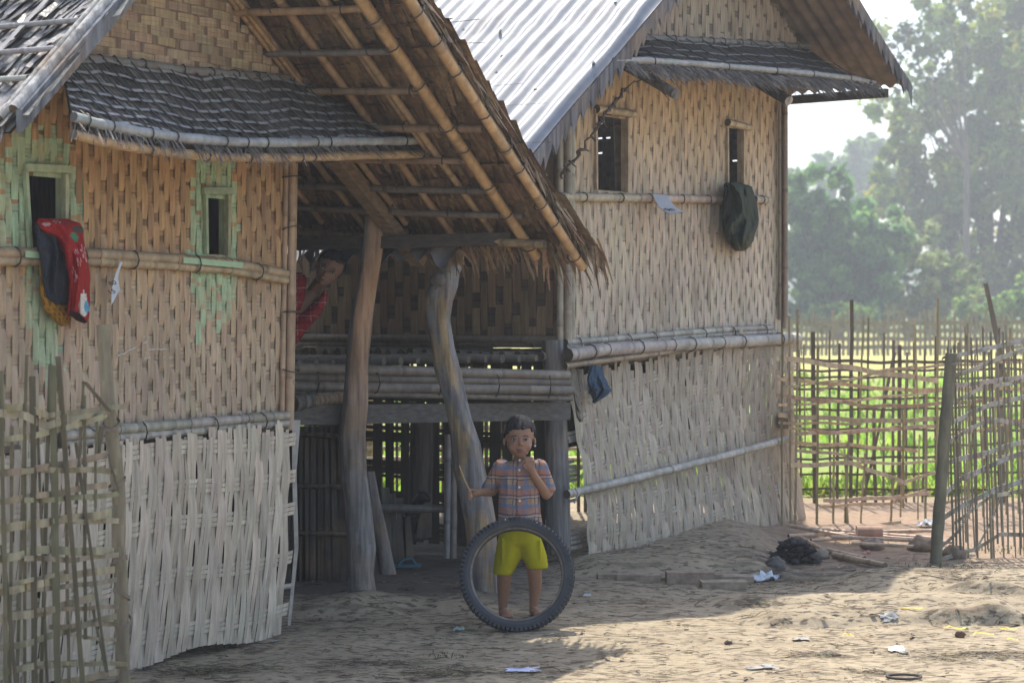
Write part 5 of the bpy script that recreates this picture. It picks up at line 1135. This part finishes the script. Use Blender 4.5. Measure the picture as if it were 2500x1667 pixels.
fp = GP(1238, 1503); Yb = fp.y; root = thing("person", fp, "small barefoot boy in checked shirt and yellow shorts standing behind the tyre", "person")
def B(x, y, d=0.0): return P(x, y, Yb + d)
gz_ = fp.z
def foot(x, y, dx, dy_):
    h = B(x, y, .012); h.z = G(h.x, h.y) + .02; t = h + Vector((dx, dy_, -.005)); 
    return [[(h, (.022, .026, .022)), (h.lerp(t, .5) + Vector((0, 0, .004)), (.026, .03, .018)), (t, (.030, .022, .011))], *[[(t + Vector(((k - 2) * .0115, -.012, -.002)), (.007, .012, .007))] for k in range(5)], [(h + Vector((0, 0, .0)), .022), (B(x, y - 18, .01), .021)]]
fing = []
pw = B(1301, 1156, -.115); pm = B(1294, 1139, -.135)
for k in range(4):
    a = pm + Vector((-.017 + k * .0115, -.002, .010)); c1 = a + Vector((-.002 - .004 * (1.5 - k) * .3, -.004, .022 - .002 * abs(k - 1.5))); c2 = c1 + Vector((-.005, .010, .012)); c3 = c2 + Vector((-.004, .010, .002))
    fing.append([(a, .0065), (c1, .0062), (c2, .0056), (c3, .005)])
fing.append([(pm + Vector((-.016, .002, -.014)), .0075), (pm + Vector((-.029, -.002, .004)), .0066), (pm + Vector((-.032, .004, .020)), .0056)])
lw = B(1170, 1202, -.05); lm = B(1157, 1203, -.06)
for k in range(4):
    a = lm + Vector((-.016, -.008, .014 - k * .0115)); c1 = a + Vector((-.013, -.012, -.003)); c2 = c1 + Vector((.003, -.012, -.004)); c3 = c2 + Vector((.012, -.002, 0)); fing.append([(a, .0066), (c1, .006), (c2, .0056), (c3, .005)])
fing.append([(lm + Vector((.0, -.012, .014)), .0075), (lm + Vector((-.016, -.022, .018)), .0062), (lm + Vector((-.026, -.026, .010)), .0055)])
HC = B(1268.5, 1060, -.02)
def Hh(x, y, d): return B(x, y, d - .03)
body = flesh("body", M_skin, root, [
    [(B(1246, 1320, -.02), .056), (B(1231, 1400, -.03), .038), (B(1230, 1436, .0), .034), (B(1228, 1470, .01), .025), (B(1227, 1487, .012), .021)], *foot(1228, 1499, .022, -.085),
    [(B(1292, 1320, -.02), .056), (B(1305, 1392, -.03), .038), (B(1307, 1430, .0), .034), (B(1304, 1464, .01), .025), (B(1302, 1480, .012), .021)], *foot(1302, 1492, .03, -.08),
    [(B(1268, 1312, -.02), (.088, .062, .06)), (B(1268, 1255, -.03), (.078, .06, .05)), (B(1268, 1190, -.03), (.086, .062, .05)), (B(1268, 1150, -.03), (.094, .05, .035))],
    [(B(1268, 1140, -.02), .036), (B(1268.5, 1105, -.025), .032)],
    [(HC + Vector((0, .012, .006)), (.072, .084, .076))], [(Hh(1268, 1082, -.012), (.062, .066, .056))], [(Hh(1269, 1098, -.028), (.047, .048, .036))], [(Hh(1270, 1110, -.040), (.024, .026, .016))],
    [(Hh(1253, 1092, -.046), (.022, .02, .02))], [(Hh(1286, 1091, -.046), (.022, .02, .02))],
    [(Hh(1270, 1072, -.074), (.007, .008, .01)), (Hh(1271, 1083, -.084), (.0085, .010, .008))], [(Hh(1266.5, 1085, -.076), (.007, .008, .006))], [(Hh(1275.5, 1085, -.076), (.007, .008, .006))],
    [(Hh(1270, 1097, -.073), (.016, .010, .006))], [(Hh(1270.5, 1102, -.070), (.014, .010, .006))],
    [(Hh(1305.5, 1077, .012), (.007, .014, .019))], [(Hh(1231, 1078, .012), (.007, .014, .019))],
    [(B(1224, 1143, -.02), .034), (B(1204, 1192, .015), .027), (B(1200, 1199, .01), .026), (lw, .018), (lm, (.020, .013, .020))],
    [(B(1314, 1143, -.02), .034), (B(1338, 1200, -.01), .028), (B(1334, 1206, -.03), .027), (pw, .0185), (pm, (.021, .012, .020))], *fing], .0032, 4)
def hair_cap(name, par, c, r, m, hl, col, seed):
    mb = MB(); nu, nv = 56, 30; rows = []
    for i in range(nv + 1):
        th = math.pi * .82 * i / nv; row = []
        for j in range(nu):
            ph = 2 * math.pi * j / nu; d = Vector((math.sin(th)*math.cos(ph), math.sin(th)*math.sin(ph), math.cos(th)))
            k = 1 + .03 * noise.noise(Vector((d.x * 5, d.y * 5, d.z * 2 + seed))) + .004 * noise.noise(Vector((d.x * 26, d.y * 26, d.z * 5 + seed)))
            row.append((d, c + m @ Vector((d.x * r[0] * k, d.y * r[1] * k, d.z * r[2] * k))))
        rows.append(row)
    for i in range(nv):
        for j in range(nu):
            q = (j + 1) % nu; d = rows[i][j][0]
            if d.z > hl(d) + .13 * noise.noise(Vector((j * .9, 0, seed))): mb.quad(rows[i][j][1], rows[i+1][j][1], rows[i+1][q][1], rows[i][q][1], vary(col, .25), True)
    o = mb.build(name, M_hair, par); so = o.modifiers.new("s", 'SOLIDIFY'); so.thickness = .012; so.offset = -1; return o
def hl1(d):
    f = -d.y
    if f > .25: return .27 + .10 * d.x - .25 * (abs(d.x) > .72)
    if f > -.1: return .10 - .25 * (1 if abs(d.x) > .6 else 0)
    return -.55
hair_cap("hair", root, HC + Vector((0, .014, .012)), (.079, .090, .083), Matrix.Identity(3), hl1, (.022, .021, .025), 3)
def face(par, org, ex, ey, ez, sc, iris, teeth=False):
    """eyes, brows and lips set on a head whose face centre is org; ex right, ez up, ey into the head"""
    for sg in (-1, 1):
        c = org + ex * (.0295 * sg * sc) + ey * .0; mb = MB(); mr = Matrix((ex, ey, ez)).transposed(); mb.sphere(c, (.0105 * sc, .008 * sc, .0050 * sc), (.30, .28, .26), 12, 8, 0, mr); e = mb.build("eye", M_eye, par)
        mb = MB(); mb.sphere(c - ey * .0052 * sc + ex * .001, (.0052 * sc, .0035 * sc, .0056 * sc), (.012, .008, .007), 10, 6, 0, mr); mb.build("iris", M_eye, e)
        mb = MB(); mb.tube([c + ex * (k * .0055 * sc) - ey * (.0055 - .0011 * k * k) * sc + ez * (.0066 - .0012 * k * k) * sc for k in (-2.2, -1, 0, 1, 2.2)], .0017 * sc, (.02, .014, .012), 5); mb.build("eyelid", M_hair, e)
        mb = MB(); mb.tube([c + ex * (k * .007 * sc) - ey * (.008 - .0012 * k * k) * sc + ez * (.0185 - .0009 * k * k + .0012 * k * sg * -1) * sc for k in (-2, -1, 0, 1, 2)], [.001, .0026, .003, .0026, .001], (.02, .016, .015), 5); mb.build("eyebrow", M_hair, par)
face(root, B(1268.5, 1073, -.104), Vector((1, 0, 0)), Vector((0, 1, 0)), Vector((0, 0, 1)), 1.0, None)
mb = MB()
for dy_, w in ((1096.5, .0042), (1101.5, .0052)): mb.tube([B(1270 + k * 4.2, dy_ + .35 * k * k * (1 if dy_ < 1098 else -.6) * .6, -.111 + .0022 * k * k) for k in (-2, -1, 0, 1, 2)], [.0012, w * .8, w, w * .8, .0012], (.2, .08, .065), 6)
mb.build("mouth", M_lip, root)
mb = MB(); mb.sphere(B(1306, 1088, -.02), .006, (.5, .5, .52), 8, 6); mb.build("earring", M_eye, root)
shirt = flesh("shirt", M_plaid, root, [
    [(B(1268, 1131, -.02), (.062, .045, .018)), (B(1268, 1142, -.025), (.098, .058, .03)), (B(1268, 1165, -.03), (.104, .068, .03)), (B(1268, 1210, -.035), (.102, .072, .03)), (B(1268, 1250, -.04), (.104, .078, .03)), (B(1270, 1283, -.04), (.110, .080, .012))],
    [(B(1224, 1142, -.02), .046), (B(1203, 1178, .005), (.040, .044, .036)), (B(1193, 1189, .01), (.038, .044, .022))], [(B(1316, 1142, -.02), .046), (B(1336, 1182, -.01), (.036, .042, .03)), (B(1342, 1194, -.012), (.032, .042, .016))],
    [(B(1306, 1270, -.06), (.035, .045, .03)), (B(1318, 1292, -.06), (.022, .04, .012))],
    [(B(1240, 1185, -.09), (.006, .01, .06))], [(B(1298, 1225, -.095), (.006, .01, .07))], [(B(1250, 1245, -.1), (.005, .01, .05))]], .006, 3)
mb = MB()
for sg in (-1, 1): mb.ribbon([B(1268 + sg * q, y, d) for q, y, d in ((2, 1133, -.078), (10, 1127, -.062), (17, 1121, -.03), (18, 1119, .01))], Vector((0, -.4, 1)).normalized(), (1, 1, 1), [.012, .022, .024, .022], (0, .004, 0))
cl = mb.build("collar", M_plaid, shirt)
mb = MB(); mb.ribbon([B(1268, 1132, -.086), B(1268, 1165, -.102), B(1268, 1210, -.112), B(1269, 1250, -.122), B(1276, 1280, -.124)], (1, 0, 0), (1, 1, 1), .022, (0, .004, 0)); mb.build("placket", M_plaid, shirt)
for x, y, d in ((1269, 1123, -.078), (1268, 1147, -.098), (1268, 1189, -.111), (1269, 1222, -.118)):
    mb = MB(); mb.tube([B(x, y, d), B(x, y, d - .004)], .0058, (.62, .56, .50), 10); mb.build("button", M_plain, shirt)
flesh("shorts", M_short, root, [
    [(B(1268, 1290, -.03), (.096, .068, .03)), (B(1268, 1318, -.03), (.106, .074, .04))],
    [(B(1246, 1325, -.03), (.066, .068, .04)), (B(1240, 1360, -.03), (.066, .064, .03)), (B(1230, 1392, -.03), (.052, .058, .018)), (B(1228, 1399, -.03), (.049, .056, .006))],
    [(B(1292, 1325, -.03), (.066, .068, .04)), (B(1304, 1355, -.03), (.062, .064, .03)), (B(1311, 1378, -.03), (.055, .058, .016)), (B(1312, 1385, -.03), (.053, .056, .006))],
    [(B(1226, 1345, -.088), (.006, .010, .07))], [(B(1318, 1340, -.086), (.006, .010, .06))]], .006, 3)
mb = MB(); mb.tube([B(1152, 1214, -.095), B(1146, 1196, -.085), B(1134, 1172, -.07), B(1126, 1150, -.06), B(1121, 1136, -.05)], [.006, .0055, .005, .0045, .003], (.42, .28, .13), 7)
tagb(mb, "stick", M_wood2, B(1152, 1214, -.09), "short curved peeled stick held in the small boy's fist", "stick")
# tyre
tb = GP(1262, 1541); Rt = .268; al = math.radians(15); tyr = thing("tyre", tb, "bare black motorbike tyre with knobbly tread stood upright in front of the small boy", "tyre")
X_ = Vector((1, 0, 0)); Zt = Vector((0, math.sin(al), math.cos(al))); Yt_ = Vector((0, math.cos(al), -math.sin(al))); ct = tb + Zt * (Rt - .004)
def TY(r, a, w): return ct + (X_ * math.cos(a) + Zt * math.sin(a)) * r + Yt_ * w
prof = [(-.060, -.020), (-.050, -.030), (-.034, -.037), (-.018, -.037), (-.007, -.031), (-.002, -.018), (0, 0), (-.002, .018), (-.007, .031), (-.018, .037), (-.034, .037), (-.050, .030), (-.060, .020), (-.060, .014), (-.050, .023), (-.034, .030), (-.016, .028), (-.010, .012), (-.010, -.012), (-.016, -.028), (-.034, -.030), (-.050, -.023), (-.060, -.014)]
M_rub = material("tyre rubber", None, .48, 16, .18, (1, 1, 1), .1, spec=.5, dirt=((.10, .09, .08), 9, .28))
mb = MB(); NT = 96
RC = (.012, .014, .018)
rows = [[TY(Rt + p, a * 2 * math.pi / NT, w) for p, w in prof] for a in range(NT + 1)]
mb.grid(rows, lambda i, j: (.035, .034, .034) if j in (0, 1, 10, 11, 12, 22, 13) else RC, True, True); cs = mb.build("casing", M_rub, tyr)
mb = MB(); nk = 76
for i in range(nk):
    a = 2 * math.pi * i / nk
    for w, da, hw in ((-.024, 0, .009), (.024, 0, .009), (0, .5, .010)):
        aa = a + da * 2 * math.pi / nk; c = TY(Rt + (.0 if w == 0 else -.0085), aa, w); t = (X_ * -math.sin(aa) + Zt * math.cos(aa)); n = (X_ * math.cos(aa) + Zt * math.sin(aa)) + Yt_ * (w * 14); n.normalize(); mb.box(c, t * .0078, Yt_ * hw, n * .0036, vary((.02, .021, .025), .25))
    aa = a; mb.box(TY(Rt - .012, aa, -.036), (X_ * -math.sin(aa) + Zt * math.cos(aa)) * .005, Yt_ * .003, (X_ * math.cos(aa) + Zt * math.sin(aa)) * .008, (.018, .018, .021))
mb.build("tread", M_rub, tyr)
mb = MB()
for a in range(NT): mb.quad(TY(Rt - .058, a * 2 * math.pi / NT, -.026), TY(Rt - .058, (a + 1) * 2 * math.pi / NT, -.026), TY(Rt - .050, (a + 1) * 2 * math.pi / NT, -.032), TY(Rt - .050, a * 2 * math.pi / NT, -.032), vary((.15, .13, .11), .2))
mb.build("bead", M_rub, tyr)
# second child leaning out
Y2 = 9.95; r2 = thing("person", P(650, 985, Y2), "child in an open red checked shirt leaning out from behind the left house corner", "person")
def C(x, y, d=0.0): return P(x, y, Y2 + d)
rl = math.radians(27); yw = math.radians(-6)
E1 = Vector((math.cos(rl), 0, -math.sin(rl))); E3 = Vector((math.sin(rl), 0, math.cos(rl))); E2 = Vector((0, 1, 0)); MR = Matrix((E1, E2, E3)).transposed()
H0 = C(805, 654, -.02)
def Q(x, y, z): return H0 + E1 * x + E2 * y + E3 * z
flesh("body", M_skin2, r2, [
    [(Q(0, .01, .012), (.068, .078, .070)), MR], [(Q(0, -.014, -.032), (.056, .060, .05)), MR], [(Q(0, -.03, -.062), (.042, .042, .032)), MR], [(Q(0, -.042, -.082), (.022, .024, .015)), MR],
    [(Q(-.001, -.075, -.032), (.008, .010, .012)), MR], [(Q(0, -.073, -.058), (.014, .009, .010)), MR], [(Q(-.066, .01, -.02), (.008, .014, .018)), MR],
    [(Q(-.01, .01, -.06), .034), (C(765, 712, .02), .036)],
    [(C(752, 725, .02), (.065, .05, .04)), (C(722, 765, .03), (.085, .06, .06)), (C(690, 810, .03), (.08, .06, .06)), (C(655, 858, .03), (.085, .065, .06))],
    [(C(650, 860, .03), .058), (C(668, 925, -.02), .042), (C(655, 985, .02), .028)], [(C(640, 862, .08), .058), (C(640, 925, .06), .042), (C(628, 985, .08), .028)],
    [(C(722, 700, .02), .04), (C(690, 765, -.02), .03), (C(700, 800, -.06), .02)], [(C(770, 735, .03), .038), (C(735, 800, .03), .03), (C(690, 820, .0), .02)]], .0045, 4)
hair_cap("hair", r2, Q(0, .012, .016), (.075, .086, .080), MR, lambda d: (.42 + .1 * d.x) if -d.y > .25 else (.0 if -d.y > -.1 else -.5), (.016, .018, .022), 8)
face(r2, Q(0, -.0745, -.012), E1, E2, E3, 1.0, None)
mb = MB(); mb.tube([Q(k * .0075, -.083 + .002 * k * k, -.058 + .001 * k * k) for k in (-2, -1, 0, 1, 2)], [.001, .004, .005, .004, .001], (.16, .055, .05), 6); mb.build("mouth", M_lip, r2)
mb = MB(); mb.tube([Q(k * .005, -.087 + .002 * k * k, -.0575) for k in (-1.5, 0, 1.5)], [.001, .0025, .001], (.5, .48, .45), 6); mb.build("teeth", M_eye, r2)
sh2 = flesh("shirt", M_red, r2, [
    [(C(728, 684, -.0), (.045, .05, .04)), (C(724, 720, -.02), (.045, .05, .05)), (C(705, 765, .0), (.06, .06, .05)), (C(670, 820, .02), (.10, .075, .06))],
    [(C(796, 712, -.03), (.012, .03, .010)), (C(788, 732, -.03), (.026, .035, .018)), (C(766, 762, -.02), (.038, .045, .03)), (C(735, 790, .0), (.05, .05, .04)), (C(690, 830, .02), (.08, .07, .05))],
    [(C(742, 690, -.03), (.012, .02, .02)), (C(738, 715, -.04), (.010, .02, .02))]], .006, 3)
# small dark dog in the gloom under the house
dp = GP(1012, 1330); dp = P(1015, 1326, 11.62); dr = thing("dog", dp, "small black dog standing in the dark behind the low rail under the house", "dog")
def D(x, y, d=0): return P(x, y, 11.62 + d)
flesh("body", material("black fur", (.018, .019, .022), .7, 60, .3), dr, [
    [(D(1006, 1252), (.05, .07, .05)), (D(1000, 1262, .10), (.055, .07, .06)), (D(996, 1262, .26), (.045, .06, .055))], [(D(1008, 1245, -.02), .036), (D(1026, 1218, -.05), .034)], [(D(1032, 1212, -.06), (.038, .045, .035)), (D(1046, 1219, -.08), (.018, .022, .016))],
    [(D(1022, 1204, -.05), (.008, .012, .018))], [(D(1034, 1204, -.04), (.008, .012, .018))],
    [(D(1006, 1275), .022), (D(1005, 1300, .01), .014), (D(1006, 1325, 0), .012)], [(D(1012, 1275, .04), .022), (D(1012, 1300, .05), .014), (D(1013, 1325, .04), .012)],
    [(D(992, 1275, .28), .03), (D(990, 1300, .32), .014), (D(992, 1325, .29), .012)], [(D(1002, 1275, .28), .03), (D(1002, 1300, .32), .014), (D(1003, 1325, .29), .012)], [(D(994, 1250, .3), .012), (D(986, 1230, .36), .008)]], .007, 3)
# ------------------------------------------------------------------ hazy air
M_haze = bpy.data.materials.new("hazy air"); M_haze.use_nodes = True; hn = M_haze.node_tree
for n_ in list(hn.nodes):
    if n_.type != 'OUTPUT_MATERIAL': hn.nodes.remove(n_)
pv = hn.nodes.new("ShaderNodeVolumePrincipled"); pv.inputs["Color"].default_value = (.90, .95, 1, 1); pv.inputs["Density"].default_value = .0023; pv.inputs["Anisotropy"].default_value = .35
hn.links.new(pv.outputs[0], hn.nodes["Material Output"].inputs["Volume"])
mb = MB(); mb.box((0, 195, 27), (330, 0, 0), (0, 290, 0), (0, 0, 28), (1, 1, 1)); hz = mb.build("haze", M_haze); tag(hz, kind="stuff")
